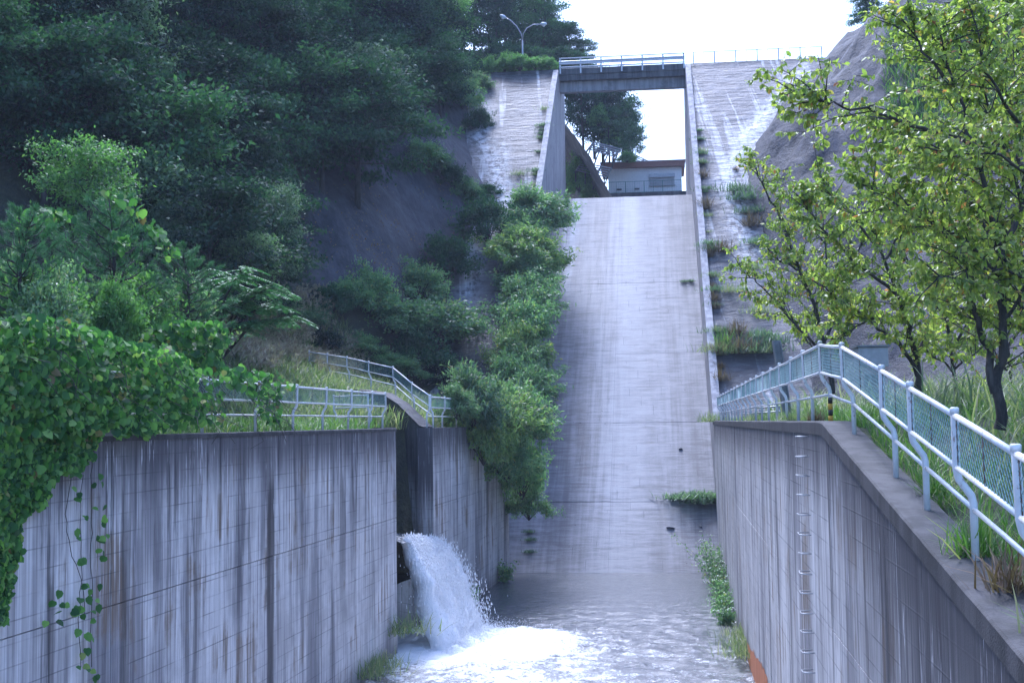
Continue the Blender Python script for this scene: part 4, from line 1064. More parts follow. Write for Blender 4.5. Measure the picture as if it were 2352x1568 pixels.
def kudzu(name, polys, N, depth, size, label, nparts, seed, Yf=wallY, strands=()):
    r = random.Random(seed); C = []; A = []; Nn = []; L = []; front = []
    xs = [p[0] for P in polys for p in P]; ys = [p[1] for P in polys for p in P]
    while len(C) < N:
        x, y = r.uniform(min(xs), max(xs)), r.uniform(min(ys), max(ys))
        P = next((P for P in polys if poly_in(x + 12 * nz(x, y, 1, .03), y + 14 * nz(x, y, 5, .03), P)), None)
        if P is None: continue
        d = r.random() ** 1.6
        Y = Yf(x); off = depth * (d - .35) + .3 * nz(x, y, 0, .012)
        if y > 1000: off = -.1 - .25 * r.random() + .12 * d * -1
        p = at(x, y, Y + off)
        if y > 1000: p.x += .0
        C.append(tuple(p)); front.append(-off)
        top = sm(0, 90, y - min(ys))
        n_ = Vector((.45 + r.gauss(0, .65), -.6 + r.gauss(0, .6), .75 - .25 * top + r.gauss(0, .55)))
        A.append((r.gauss(.3, .6), r.gauss(-.3, .5), -.8 + r.gauss(0, .45))); Nn.append(tuple(n_)); L.append(size * r.choice((r.uniform(.35, .8), r.uniform(.8, 1.3))))
    o_ = np.argsort(-np.array(front)); C, A, Nn, L = (np.array(v)[o_] for v in (C, A, Nn, L))
    root = empty(name, tuple(C.mean(0)), label, 'vine'); b = root.location
    m = MB()
    for k in range(22):
        i = r.choice([q for q in range(len(C)) if C[q][2] > .55])
        p0 = Vector(C[i]); pts = [p0]
        for q in range(5): pts.append(pts[-1] + Vector((r.gauss(.1, .12), r.gauss(0, .1), -r.uniform(.05, .25))))
        m.tube([p - b for p in pts], .006, 4, False)
    for st in strands:
        pts = [at(x, y, wallY(x) - .12) for x, y in st]; m.tube([p - b for p in pts], .007, 4, False)
    link(bpy.data.objects.new('stems', m.mesh('stems', 'bark_dark', True)), root)['kind'] = 'stuff'
    # the foremost leaves are pieces of their own, spread over the whole front
    half = min(len(C), nparts * 3); pick = np.array(sorted(r.sample(range(half), nparts))); rest = np.setdiff1d(np.arange(len(C)), pick)
    leaf_parts(root, C[pick], A[pick], Nn[pick], L[pick], KLEAF, nparts)
    me = leaves_mesh('foliage', ROUND, C[rest] - np.array(b), A[rest], Nn[rest], L[rest], 'leaf_kudzu')
    f = link(bpy.data.objects.new('foliage', me), root); f['kind'] = 'stuff'
    return root
P1 = [(-30, 735), (60, 728), (140, 735), (215, 755), (300, 785), (380, 795), (430, 825), (455, 870), (440, 930), (400, 975), (340, 1000), (225, 1000), (205, 1050), (190, 1090), (120, 1100), (95, 1170), (50, 1185), (32, 1330), (8, 1430), (-30, 1470)]
P2 = [(420, 850), (500, 850), (560, 845), (640, 862), (680, 880), (655, 915), (620, 915), (560, 890), (500, 880), (450, 900), (440, 990), (410, 985)]
P3 = [(560, 890), (650, 900), (640, 985), (600, 960), (575, 930)]
kudzu('leafy_vine', [P1], 9000, 2.0, .138, 'thick curtain of broad leaved vine hanging over the streaked channel wall', 300, 41)
kudzu('leafy_vine', [P2, P3, [(430, 900), (520, 905), (510, 980), (450, 990)]], 420, .5, .17, 'leafy vine trailing along the netting of the white fence', 140, 42)
kudzu('leafy_vine', [[(330, 770), (380, 745), (450, 740), (505, 745), (525, 770), (520, 830), (500, 860), (440, 850), (400, 800), (340, 790)]], 700, 1.6, .19, 'round mound of leafy vine behind the fence below the feathery tree', 120, 43, Yf=lambda x: 27.5)
kudzu('leafy_vine', [[(-20, 690), (30, 700), (50, 740), (-20, 745)], [(235, 445), (280, 440), (330, 480), (385, 540), (410, 590), (380, 590), (330, 520), (280, 475)], [(20, 500), (110, 480), (170, 500), (120, 520), (20, 530)], [(250, 520), (300, 540), (270, 580)]], 300, .6, .18, 'yellow green creeper scattered over the tops of the pines', 60, 44, Yf=lambda x: 26.3)
def hanging():
    r = random.Random(6); C = []; A = []; Nn = []; L = []
    st = [[(215, 1000), (210, 1090), (212, 1200), (208, 1300), (212, 1420), (208, 1568)], [(190, 1090), (183, 1180), (188, 1300), (180, 1420), (186, 1568)], [(170, 1060), (150, 1180), (160, 1260), (190, 1330), (196, 1440)]]
    for (cx, cy, n, s) in ((205, 1075, 3, 20), (208, 1100, 6, 18), (190, 1140, 4, 20), (210, 1185, 14, 30), (205, 1225, 10, 25), (215, 1265, 4, 14), (180, 1290, 3, 12), (205, 1340, 8, 22), (165, 1400, 10, 22), (200, 1385, 9, 24), (205, 1410, 6, 22), (165, 1410, 8, 20), (215, 1460, 4, 16), (180, 1465, 4, 16), (205, 1495, 3, 12), (195, 1535, 6, 16), (215, 1560, 6, 18)):
        for k in range(max(2, int(n * .6))):
            x, y = cx + r.gauss(0, s), cy + r.gauss(0, s * .7); C.append(tuple(at(x, y, wallY(x) - .13 - r.random() * .1)))
            A.append((r.gauss(.4, .6), r.gauss(0, .4), -.7)); Nn.append((.8 + r.gauss(0, .4), -.6 + r.gauss(0, .4), .4)); L.append(r.uniform(.09, .16))
    root = empty('hanging_vine', C[0], 'thin vine strands with scattered leaves dangling down the streaked wall', 'vine'); b = root.location
    m = MB()
    for s in st:
        pts = []
        for (x0, y0), (x1, y1) in zip(s, s[1:]):
            for q in np.linspace(0, 1, 5)[:-1]: x = x0 + (x1 - x0) * q + r.gauss(0, 2); pts.append(at(x, y0 + (y1 - y0) * q, wallY(x) - .1) - b)
        m.tube(pts, .006, 4, False)
    link(bpy.data.objects.new('stems', m.mesh('stems', 'bark_dark', True)), root)
    leaf_parts(root, C, A, Nn, L, KLEAF, 300)
hanging()

# ------------------------------------------------------------------ cherry trees of the right bank
OLEAF = npmesh('leaf', OVATE[0], OVATE[1], 'leaf_cherry', {'rnd': np.zeros(len(OVATE[0]))})
def cherry(p, limbs, seed, nleaf, lsize, label, trunk_r, nparts):
    """limbs: list of polylines in the photograph's grid with the distance of each point; the trunk splits low"""
    r = random.Random(seed); rg = np.random.default_rng(seed)
    root = empty('cherry_tree', p, label, 'tree', 'cherry trees on the right bank'); b = Vector(p); m = MB(); tw = []
    for li, (path, r0) in enumerate(limbs):
        pts = [at(x, y, Y) - b for x, y, Y in path]
        fine = []
        for a, c in zip(pts, pts[1:]):
            for q in np.linspace(0, 1, 5)[:-1]: fine.append(a.lerp(c, q) + Vector((r.gauss(0, .02), r.gauss(0, .02), r.gauss(0, .02))))
        fine.append(pts[-1]); n = len(fine)
        r0 *= .72; m.tube(fine, [r0 * (1 - .93 * (i / (n - 1)) ** .8) + .003 for i in range(n)], 7, False)
        total = sum((a - c).length for a, c in zip(fine, fine[1:]))
        for k in range(int(total * 10)):
            f = r.uniform(.18, 1.) ; i = min(n - 2, int(f * (n - 1))); o0 = fine[i].lerp(fine[i + 1], r.random())
            d = (fine[i + 1] - fine[i]).normalized(); side = Vector((r.gauss(0, 1), r.gauss(0, 1), r.gauss(.25, .7))).normalized()
            l = r.uniform(.35, 1.0) * (1.15 - .55 * f); e = o0 + (d * .55 + side * .9).normalized() * l; mid = o0.lerp(e, .5) + Vector((0, 0, .06 * l))
            m.tube([o0, mid, e], [.010, .007, .003], 4, False); tw.append((o0, mid)); tw.append((mid, e))
            for q in range(3):
                o1 = mid.lerp(e, r.random()); e1 = o1 + (d * .4 + Vector((r.gauss(0, 1), r.gauss(0, 1), r.gauss(.1, .6))).normalized()).normalized() * l * r.uniform(.3, .55)
                m.tube([o1, e1], [.005, .002], 3, False); tw.append((o1, e1)); tw.append((o1, e1))
    ta = np.array([[*a, *c] for a, c in tw]); idx = rg.integers(0, len(tw), nleaf); s = rg.uniform(.1, 1.05, nleaf)[:, None]
    C = ta[idx, :3] * (1 - s) + ta[idx, 3:] * s; dirs = unit(ta[idx, 3:] - ta[idx, :3])
    A = unit(dirs * .5 + rg.normal(0, .55, (nleaf, 3)) + np.array([0, 0, -.75])); Nn = unit(rg.normal(0, .6, (nleaf, 3)) + np.array([-.25, -.4, .75]))
    L = lsize * rg.uniform(.6, 1.25, nleaf); C = C + A * L[:, None] * .5
    o_ = np.argsort((C + np.array(b))[:, 1]); pick = np.array(sorted(r.sample(range(min(nleaf, nparts * 6)), nparts))); 
    C, A, Nn, L = C[o_], A[o_], Nn[o_], L[o_]; rest = np.setdiff1d(np.arange(nleaf), pick)
    link(bpy.data.objects.new('trunk', m.mesh('trunk', 'bark_dark', True)), root)
    leaf_parts(root, C[pick] + np.array(b), A[pick], Nn[pick], L[pick], OLEAF, nparts)
    f = link(bpy.data.objects.new('foliage', leaves_mesh('foliage', OVATE, C[rest], A[rest], Nn[rest], L[rest], 'leaf_cherry')), root); f['kind'] = 'stuff'
def gp(x, y, Y): q = at(x, y, Y); return (q.x, q.y, min(q.z, ground(q.x, q.y)) )
cherry(gp(2295, 985, 14.6), [([(2298, 990, 14.6), (2290, 880, 14.6), (2310, 760, 14.5), (2300, 600, 14.3), (2270, 470, 14.1), (2230, 330, 14.0), (2190, 180, 13.9), (2150, 60, 13.8)], .095),
      ([(2285, 900, 14.6), (2268, 800, 14.7), (2240, 720, 14.5), (2230, 620, 14.2), (2150, 520, 13.9), (2040, 440, 13.7), (1960, 420, 13.6)], .07),
      ([(2300, 640, 14.3), (2200, 540, 13.6), (2060, 470, 13.2)], .045), ([(2230, 330, 14.0), (2120, 290, 13.6), (1980, 250, 13.3), (1900, 235, 13.1), (1835, 218, 13)], .035),
      ([(2190, 200, 13.9), (2120, 120, 13.8), (2090, 30, 13.7)], .03), ([(2300, 600, 14.3), (2352, 450, 14.6), (2400, 250, 14.6), (2380, 80, 14.5)], .06),
      ([(2400, 350, 14.6), (2320, 250, 14.0), (2260, 150, 13.7), (2230, 20, 13.5)], .04), ([(2290, 560, 14.2), (2200, 420, 15), (2080, 340, 15.2)], .035),
      ([(2310, 740, 14.5), (2360, 640, 14.2), (2250, 610, 13.4), (2150, 640, 13.1)], .03), ([(2400, 420, 14.2), (2300, 360, 13.2), (2150, 350, 12.9)], .03)], 51, 16500, .076,
      'large cherry tree with yellowing leaves and dark trunks behind the white fence', .1, 300)
cherry(gp(2425, 1000, 15.8), [([(2425, 1000, 15.8), (2405, 800, 15.8), (2385, 600, 15.7), (2335, 420, 15.5), (2285, 300, 15.4), (2250, 150, 15.3)], .09), ([(2400, 800, 15.8), (2340, 700, 15.5), (2250, 640, 15.3), (2160, 600, 15.2)], .04),
      ([(2390, 650, 15.7), (2300, 520, 15.9), (2200, 420, 16), (2100, 350, 16), (2020, 300, 16)], .05), ([(2385, 600, 15.7), (2400, 300, 15.9), (2370, 100, 16), (2330, -20, 16)], .06), ([(2400, 320, 15.9), (2300, 210, 15.5), (2200, 120, 15.4), (2110, 70, 15.3)], .04),
      ([(2400, 200, 15.9), (2310, 80, 15.6), (2210, 5, 15.5)], .035), ([(2390, 500, 15.7), (2320, 330, 16.4), (2230, 230, 16.6), (2150, 190, 16.6)], .04), ([(2405, 760, 15.8), (2330, 600, 16.2), (2240, 500, 16.3), (2190, 470, 16.3)], .04), ([(2405, 820, 15.8), (2350, 760, 15.4), (2290, 720, 15.3)], .03)], 54, 13000, .08,
      'leafy cherry tree reaching in over the fence beside the large cherry tree', .09, 120)
cherry(gp(2110, 905, 19.5), [([(2112, 905, 19.5), (2108, 840, 19.5), (2085, 740, 19.4), (2050, 640, 19.3), (2010, 540, 19.2), (1990, 470, 19.1)], .085),
      ([(2108, 860, 19.5), (2060, 790, 19.3), (2000, 735, 19.0), (1930, 690, 18.8), (1860, 640, 18.7)], .05), ([(2108, 830, 19.5), (2130, 740, 19.7), (2160, 640, 20), (2170, 540, 20)], .05),
      ([(2060, 680, 19.3), (1960, 600, 19), (1880, 520, 18.8), (1840, 450, 18.7)], .04), ([(2030, 600, 19.3), (2080, 520, 19.5), (2100, 450, 19.6)], .035), ([(2010, 560, 19.2), (1930, 470, 19.3), (1880, 400, 19.4)], .03),
      ([(1990, 730, 19), (1950, 770, 18.8), (1900, 780, 18.7)], .02)], 52, 9000, .082, 'middle sized cherry tree with low forked trunk behind the peak of the white fence', .08, 160)
cherry(gp(1905, 900, 26), [([(1915, 900, 26), (1895, 800, 26), (1870, 700, 26), (1830, 600, 25.8), (1790, 500, 25.6), (1750, 420, 25.5), (1728, 375, 25.5)], .08),
      ([(1895, 810, 26), (1840, 760, 25.7), (1790, 700, 25.4), (1740, 650, 25.2), (1705, 618, 25.1)], .045), ([(1890, 790, 26), (1930, 700, 26.2), (1950, 600, 26.4), (1960, 500, 26.5)], .05),
      ([(1870, 720, 26), (1900, 620, 26), (1890, 520, 26), (1900, 440, 26)], .04), ([(1840, 620, 25.8), (1790, 600, 25.5), (1750, 560, 25.4)], .03), ([(1900, 850, 26), (1860, 790, 26), (1840, 750, 26)], .03), ([(1950, 600, 26.4), (2010, 520, 26.6), (2040, 430, 26.7)], .03)], 53, 8000, .088,
      'slender cherry tree with scattered red leaves nearest to the spillway', .08, 60)
for x, Y, hh, lab in ((2200, 24, 460, 'young cherry tree filling the gap behind the two larger cherry trees'), (2330, 27, 420, 'leafy young cherry tree on the bank far behind the large trunk')):
    p = gp(x, 930, Y)
    cherry(p, [([(x, 930, Y), (x - 20, 760, Y), (x - 50, 600, Y), (x - 60, 470, Y)], .06), ([(x - 15, 800, Y), (x + 60, 680, Y), (x + 80, 560, Y)], .04), ([(x - 20, 740, Y), (x - 100, 640, Y - .5), (x - 130, 560, Y - .5)], .04), ([(x - 50, 620, Y), (x + 20, 520, Y), (x + 40, 420, Y)], .03), ([(x - 15, 850, Y), (x - 90, 790, Y - .6)], .03), ([(x - 10, 850, Y), (x + 80, 780, Y - .6)], .03)], int(x), 6500, .095, lab, .06, 20)

# ------------------------------------------------------------------ grass
def grass(name, pts, Lr, mat, label, bend=.5, wid=1.):
    P = np.array([tuple(p) for p in pts]); n = len(P); az = rng.random(n) * 6.283; el = rng.uniform(.75, 1.5, n)
    A = np.stack([np.cos(az) * np.cos(el), np.sin(az) * np.cos(el), np.sin(el)], 1); Nn = np.stack([-np.cos(az) * np.sin(el), -np.sin(az) * np.sin(el), np.cos(el)], 1) + rng.normal(0, .2, (n, 3))
    T = (np.array([(0, -.02, 0), (0, .02, 0), (.5, .016, -.02), (.5, -.016, -.02), (.8, .01, -.14), (.8, -.01, -.14), (1, 0, -.3)]) * np.array([1, wid, bend * 2]), np.array([(0, 1, 2), (0, 2, 3), (3, 2, 4), (3, 4, 5), (5, 4, 6)]))
    o = link(bpy.data.objects.new(name, leaves_mesh(name, T, P, A, Nn, rng.uniform(Lr[0], Lr[1], n), mat))); return tag(o, label, 'grass', None, 'stuff')
pts = []
while len(pts) < 26000:
    Y = random.uniform(4, 34) if random.random() < .75 else random.uniform(30, 66); q = .55 + 9 * random.random() ** 1.5; X = XR(Y) + q; z = z_right(X, Y)
    if X > Y * .45 + 1.: continue
    if nz(X, Y, 8, .7) > -.25 + random.uniform(-.4, .4): pts.append((X, Y, z - .02))
grass('bank_grass', pts, (.12, .42), 'grass_green', 'short green grass on the right bank behind the fence')
pts = []
while len(pts) < 5000:
    Y = random.uniform(12, 45); q = 1.2 + 7 * random.random(); X = XR(Y) + q
    if nz(X, Y, 2, .5) > .05 and X < Y * .45 + 1: pts.append((X, Y, z_right(X, Y) - .02))
grass('tall_grass', pts, (.5, 1.1), 'grass_tall', 'tall arching grass among the cherry trunks', .7, .8)
pts = []; pl = []; gr = []
def left_pts(n, f):
    out = []
    while len(out) < n:
        Y = random.uniform(20, 66); p = random.uniform(.6, 14); X = XL(Y) - p
        z = z_left(X, Y)
        if z < -1: continue
        x, y = proj((X, Y, z))
        if f(x, y, p, Y): out.append((X, Y, z - .03))
    return out
slope = lambda x, y, p, Y: 480 < x < 1010 and y > 700 and y < 985 and Y > 24
grass('slope_grass', left_pts(26000, slope), (.35, .95), 'grass_tall', 'tall grass covering the slope above the side inlet', .7, 1.3)
grass('bank_grass', left_pts(6000, lambda x, y, p, Y: 350 < x < 930 and Y < 44 and p < 7), (.25, .7), 'grass_green', 'green grass behind the white fence of the left wall', .7, 1.1)
pl = left_pts(4200, lambda x, y, p, Y: 500 < x < 930 and 690 < y < 880 and nz(x, y, 0, .012) > -.15 and Y > 40)
P = np.array(pl) + np.array([0, 0, .75]) + rng.normal(0, .12, (len(pl), 3)); n = len(P)
K = 7; Cp = np.repeat(P, K, 0) + rng.normal(0, .035, (n * K, 3)); Ap = rng.normal(0, .5, (n * K, 3)) + np.array([.3, 0, .75])
o = link(bpy.data.objects.new('grass_plumes', leaves_mesh('grass_plumes', NARROW, Cp, Ap, rng.normal(0, 1, (n * K, 3)), .2, 'plume'))); tag(o, 'pinkish seed plumes over the slope grass', 'grass', None, 'stuff')
pts = []
while len(pts) < 5000:
    p = hit(random.uniform(2030, 2352), random.uniform(40, 320), 60, 112)
    if p.y < 111: pts.append((p.x, p.y, p.z - .03))
grass('hill_grass', pts, (.4, 1.0), 'grass_green', 'bright green grass on the shoulder of the right rock slope', .6, 2.)

# ------------------------------------------------------------------ hut, racks, lamp and fences at the top
def hut():
    T0, w0, w1 = 128., -4.7, 2.75
    root = empty('hut', W(-.7, T0, 23.9), 'small white flat roofed hut with brown eaves seen below the bridge', 'hut'); b = root.location
    def part(m, nm, mat, par=None):
        o = m.build(nm, mat); o.parent = par or root
        if par is None: o.matrix_parent_inverse = Matrix.Translation(-b)
        return o
    z0 = at(1480, 438, W(0, T0, 0).y).z
    m = MB(); m.hexa([W(w, t, z) for w in (w0, w1) for t in (T0, T0 + 5) for z in (z0 - .3, z0 + 2.35)]); part(m, 'wall', 'hut_wall_paint')
    m = MB(); m.hexa([W(w, t, z) for w in (w0 - .75, w1 + .35) for t in (T0 - .5, T0 + 5.5) for z in (z0 + 2.36, z0 + 2.9)]); part(m, 'eaves', 'hut_fascia_brown')
    m = MB(); m.hexa([W(w, t, z) for w in (w0 - .8, w1 + .4) for t in (T0 - .55, T0 + 5.55) for z in (z0 + 2.903, z0 + 3.0)]); part(m, 'roof', 'roof_top_grey')
    m = MB(); m.hexa([W(w, t, z) for w in (-.5, 2.) for t in (T0 - .12, T0 - .01) for z in (z0 + .5, z0 + 1.65)]); win = part(m, 'window', 'shutter_grey')
    m = MB(); m.hexa([W(w, t, z) for w in (-.55, 2.05) for t in (T0 - .3, T0 - .005) for z in (z0 + 1.3, z0 + 1.66)]); part(m, 'shutter_box', 'galvanised', win)
    m = MB()
    for k in range(6): m.bar(W(-.48, T0 - .135, z0 + .58 + k * .12), W(1.98, T0 - .135, z0 + .58 + k * .12), .02, .015)
    part(m, 'shutter', 'galvanised', win)
    m = MB(); m.bar(W(-.6, T0 - .1, z0 + .46), W(2.1, T0 - .1, z0 + .46), .12, .07); part(m, 'sill', 'roof_top_grey', win)
    for w in (-3.6, -1.8): m = MB(); m.box(W(w, T0 - .06, z0 + .22), (.5, .1, .14)); part(m, 'vent', 'dark_steel')
    m = MB(); m.tube([W(-1.1, T0 + 1.5, z0 + 2.9), W(-1.1, T0 + 1.5, z0 + 6.6)], .02, 5); part(m, 'antenna', 'galvanised')
    m = MB(); m.hexa([W(w, t, z) for w in (-6.6, WR + .5) for t in (125.6, 128) for z in (14, at(1480, 441, W(0, 125.6, 0).y).z)]); o = m.build('platform_wall', 'deck_edge_concrete'); tag(o, 'low dark concrete wall carrying the green mesh fence before the hut', 'wall')
    m = MB(); m.hexa([W(w, t, z) for w in (-6.5, 18) for t in (128.01, 150) for z in (14, z0 - .15)]); m.build('hut_ground', 'road_asphalt')['kind'] = 'structure'
    mesh_fence([W(w, 125.8, at(1480, 441, W(0, 125.6, 0).y).z) for w in np.arange(-6.6, WR + .4, 1.85)], 1.15, 'green_fence', 'green mesh fence on the low wall before the hut', .035)
def mesh_fence(B, h, mat, label, rp=.03, step=.22, vert=2):
    root = empty('mesh_fence', B[0], label, 'fence', 'mesh fences at the dam crest'); b = root.location; U = Vector((0, 0, 1))
    def part(m, nm):
        o = m.build(nm, mat); o.parent = root; o.matrix_parent_inverse = Matrix.Translation(-b)
    for p in B: m = MB(); m.tube([p - U * .2, p + U * h], rp, 6); part(m, 'post')
    for a, c in zip(B, B[1:]):
        m = MB(); m.tube([a + U * h, c + U * h], rp * .7, 5); part(m, 'rail')
        m = MB(); L = (c - a).length; n = int(L / step)
        for i in range(1, n): q = a.lerp(c, i / n); m.tube([q + U * .05, q + U * h], .004, 3, False)
        for i in range(1, int(h / step)): m.tube([a + U * i * step, c + U * i * step], .004, 3, False)
        m.tube([a.lerp(c, .5), a.lerp(c, .5) + U * h], rp * .45, 5); m.tube([a + U * .06, c + U * .06], rp * .5, 5); part(m, 'mesh_panel')
hut()
mesh_fence([W(w, 104.75, 29.45) for w in np.arange(WR + .7, 15.2, 1.75)], 1.15, 'weathered_steel', 'thin wire mesh fence along the dam crest right of the bridge', .045, .3)
rf = []
for x, y in ((1962, 112), (1990, 85), (2020, 62), (2048, 40), (2075, 18), (2100, -8)):
    rf.append(at(x, y + 4, 103.6))
mesh_fence(rf, 1.1, 'weathered_steel', 'thin wire mesh fence climbing the ridge of the rock slope', .03, .3)
def rack(c, label, nraft, nsl=5):
    """c: four corners TL TR BR BL"""
    TL, TR, BR, BL = c; root = empty('barrier_rack', BL, label, 'barrier', 'slatted steel barriers on the rocky bank'); b = root.location
    def part(m, nm, mat):
        o = m.build(nm, mat); o.parent = root; o.matrix_parent_inverse = Matrix.Translation(-b)
    for i in range(nraft):
        f = i / (nraft - 1); a, d = TL.lerp(TR, f), BL.lerp(BR, f)
        m = MB(); m.bar(a, d, .14, .14); part(m, 'rafter', 'dark_steel')
        m = MB(); m.bar(d.lerp(a, .75), d + Vector((-.1, 1.3, -.9)), .1, .1); m.bar(d, d + Vector((0, .35, -.8)), .1, .1); part(m, 'strut', 'dark_steel')
    for k in range(nsl):
        f = (k + .3) / nsl; m = MB(); e = Vector((0, -.1, .06)); m.bar(TL.lerp(BL, f) + e, TR.lerp(BR, f) + e, .13, .09); part(m, 'slat', 'slat_steel')
rack([at(1364, 327, 119), at(1425, 343, 120), at(1407, 364, 117.6), at(1348, 347, 116.6)], 'large slatted steel barrier on the rocky bank above the hut', 4)
rack([at(1335, 374, 117), at(1404, 387, 118), at(1388, 412, 116), at(1322, 396, 115.2)], 'slatted steel barrier on the rocky bank partly behind the hut eaves', 4)
rack([at(1462, 358, 140), at(1496, 374, 141), at(1485, 384, 138), at(1450, 372, 137)], 'small slatted steel barrier rising behind the hut roof', 3, 4)
def lamp():
    base = at(1200, 140, 108.5); top = at(1200, 92, 108.5); root = empty('street_lamp', base, 'double armed grey street lamp above the bright bushes at the crest', 'street lamp'); b = root.location
    m = MB(); m.tube([base - b - Vector((0, 0, 1.)), top - b], [.09, .06], 8); link(bpy.data.objects.new('pole', m.mesh('pole', 'galvanised', True)), root)
    for pts in ([(1200, 92), (1197, 78), (1186, 60), (1172, 47), (1160, 41)], [(1200, 92), (1202, 78), (1210, 65), (1225, 57), (1243, 56)]):
        m = MB(); q = [at(x, y, 108.5) - b for x, y in pts]; m.tube(q, [.05] * 5, 6); link(bpy.data.objects.new('arm', m.mesh('arm', 'galvanised', True)), root)
        d = (q[-1] - q[-2]).normalized(); m = MB(); m.tube([q[-1] - d * .1, q[-1] + d * .1, q[-1] + d * .35, q[-1] + d * .5], [.06, .17, .16, .06], 8)
        h = link(bpy.data.objects.new('lamp_head', m.mesh('lamp_head', 'guard_rail_paint', True)), root)
        m = MB(); e = q[-1] + d * .22 - Vector((0, 0, .13)); m.tube([e, e - Vector((0, 0, .1))], [.14, .08], 8); link(bpy.data.objects.new('glass', m.mesh('glass', 'hut_wall_paint', True)), h)
lamp()
# leaning steel post, low rail, cabinet and pipe on the right bank
p0, p1 = at(1812, 955, 33.5), at(1783, 782, 33.5)
m = MB(); 
for dx in (-.09, .09): m.bar(p0 + Vector((dx, 0, -.3)), p1 + Vector((dx, 0, 0)), .03, .2, (0, 1, 0))
m.bar(p0 + Vector((0, 0, -.3)), p1, .17, .03, (0, 1, 0))
tag(m.build('leaning_post', 'weathered_steel', None, loc=p0), 'leaning grey steel post with channel section behind the white fence', 'post')
r0 = empty('low_rail', at(1700, 955, 56), 'low grey pipe rail in the grass behind the white fence', 'rail'); b = r0.location
for y, nm in ((938, 'rail'), (950, 'rail')):
    m = MB(); m.tube([at(1700, y, 56) - b, at(1792, y - 5, 36) - b], .025, 6); link(bpy.data.objects.new(nm, m.mesh(nm, 'galvanised', True)), r0)
for x, Y in ((1703, 55), (1745, 45.5), (1790, 36.5)):
    m = MB(); q = at(x, 932, Y) - b; m.tube([q, q - Vector((0, 0, .5))], .025, 6); link(bpy.data.objects.new('post', m.mesh('post', 'galvanised', True)), r0)
q = at(2000, 812, 34); r0 = empty('cabinet', q, 'grey metal cabinet half hidden behind the cherry trunks', 'cabinet')
m = MB(); m.box((0, 0, -.1), (.8, .5, .5)); link(bpy.data.objects.new('body', m.mesh('body', 'shutter_grey')), r0)
m = MB(); m.box((0, 0, .19), (.9, .6, .05)); link(bpy.data.objects.new('lid', m.mesh('lid', 'weathered_steel')), r0)
m = MB(); m.box((0, -.262, -.1), (.65, .02, .4)); link(bpy.data.objects.new('door', m.mesh('door', 'shutter_grey')), r0)
m = MB(); m.box((0, 0, -.95), (.3, .3, .75)); link(bpy.data.objects.new('plinth', m.mesh('plinth', 'coping_concrete')), r0)
a = hit(1925, 459, 60); 
r0 = empty('drain_pipe', a, 'white pipe sticking out of the right rock slope behind the cherry leaves', 'pipe')
e = at(1857, 459, a.y - .6) - a
m = MB(); m.tube([-e * .25, e], .11, 10); link(bpy.data.objects.new('pipe', m.mesh('pipe', 'white_pipe', True)), r0)
m = MB(); m.tube([e * .95, e * .35 + Vector((0, .2, -1.3))], .02, 5); link(bpy.data.objects.new('stay', m.mesh('stay', 'rusty_rod')), r0)

# ------------------------------------------------------------------ weeds, stones, fallen leaves
def on_dam(x, y): return hitplane(x, y, dam_z)
def on_chute(x, y): return hitplane(x, y, chute_z)
for x, y, k, s in ((1690, 392, 'dry', .7), (1660, 580, 'dry', 1.9), (1683, 672, 'short', 2.2), (1695, 768, 'dry', 1.8), (1650, 808, 'short', 2.6), (1680, 812, 'short', 2.4), (1705, 812, 'dry', 2.4), (1735, 812, 'short', 2.6), (1755, 808, 'dark', 2.4), (1745, 775, 'dark', 2.2), (1745, 720, 'short', 2.2), (1733, 620, 'short', 2.), (1695, 440, 'dark', 2.6), (1712, 460, 'dark', 2.8), (1720, 490, 'dark', 2.2), (1728, 520, 'dry', 2.), (1740, 560, 'dark', 2.), (1190, 404, 'short', 1.6), (1765, 790, 'dark', 2.6), (1665, 795, 'green', 2.2)):
    tuft(k, on_dam(x, y), s, {'dry': 'brown dry weed clump on the rough dam face', 'short': 'rounded grass clump on the rough dam face', 'dark': 'leafy green weed clump at the edge of the rough dam face', 'green': 'upright green weed among the grass clumps on the dam face'}[k], 'weeds on the dam face')
for i in range(34):
    y = random.uniform(300, 900); t = wt(*on_dam(1610, y).xy)[1]
    tuft(random.choice(('dark', 'short', 'dry')), W(WR + .6, t, dam_z(t)), random.uniform(.7, 1.6), 'weed clump growing along the outer foot of the spillway side wall', 'weeds along the right side wall')
for i in range(10):
    y = random.uniform(230, 430); t = wt(*on_dam(1240, y).xy)[1]
    tuft(random.choice(('dark', 'short')), W(WL - .6, t, dam_z(t)), random.uniform(.7, 1.4), 'weed clump along the outer foot of the side wall below the bright bushes', 'weeds along the left side wall')
for x, y, s in ((1560, 1145, 1.8), (1580, 1142, 2.4), (1600, 1143, 2.6), (1622, 1142, 2.6), (1635, 1150, 2.2), (1610, 1155, 1.8)):
    tuft('dark', on_chute(x, y), (s, s, s * .6), 'leafy weed growing in the lowest cross joint of the chute', 'weeds in the lowest chute joint')
for x, y in ((1571, 648), (1586, 647), (1218, 1240), (1217, 1268), (1215, 1222)):
    tuft('dark', on_chute(x, y), .7, 'tiny weed tuft rooted in a crack of the chute', 'tiny weeds on the chute')
tuft('short', Vector((XR(63.6) - .1, 63.6, -.1)), 2.0, 'grass clump at the far end of the channel wall beside the chute', None)
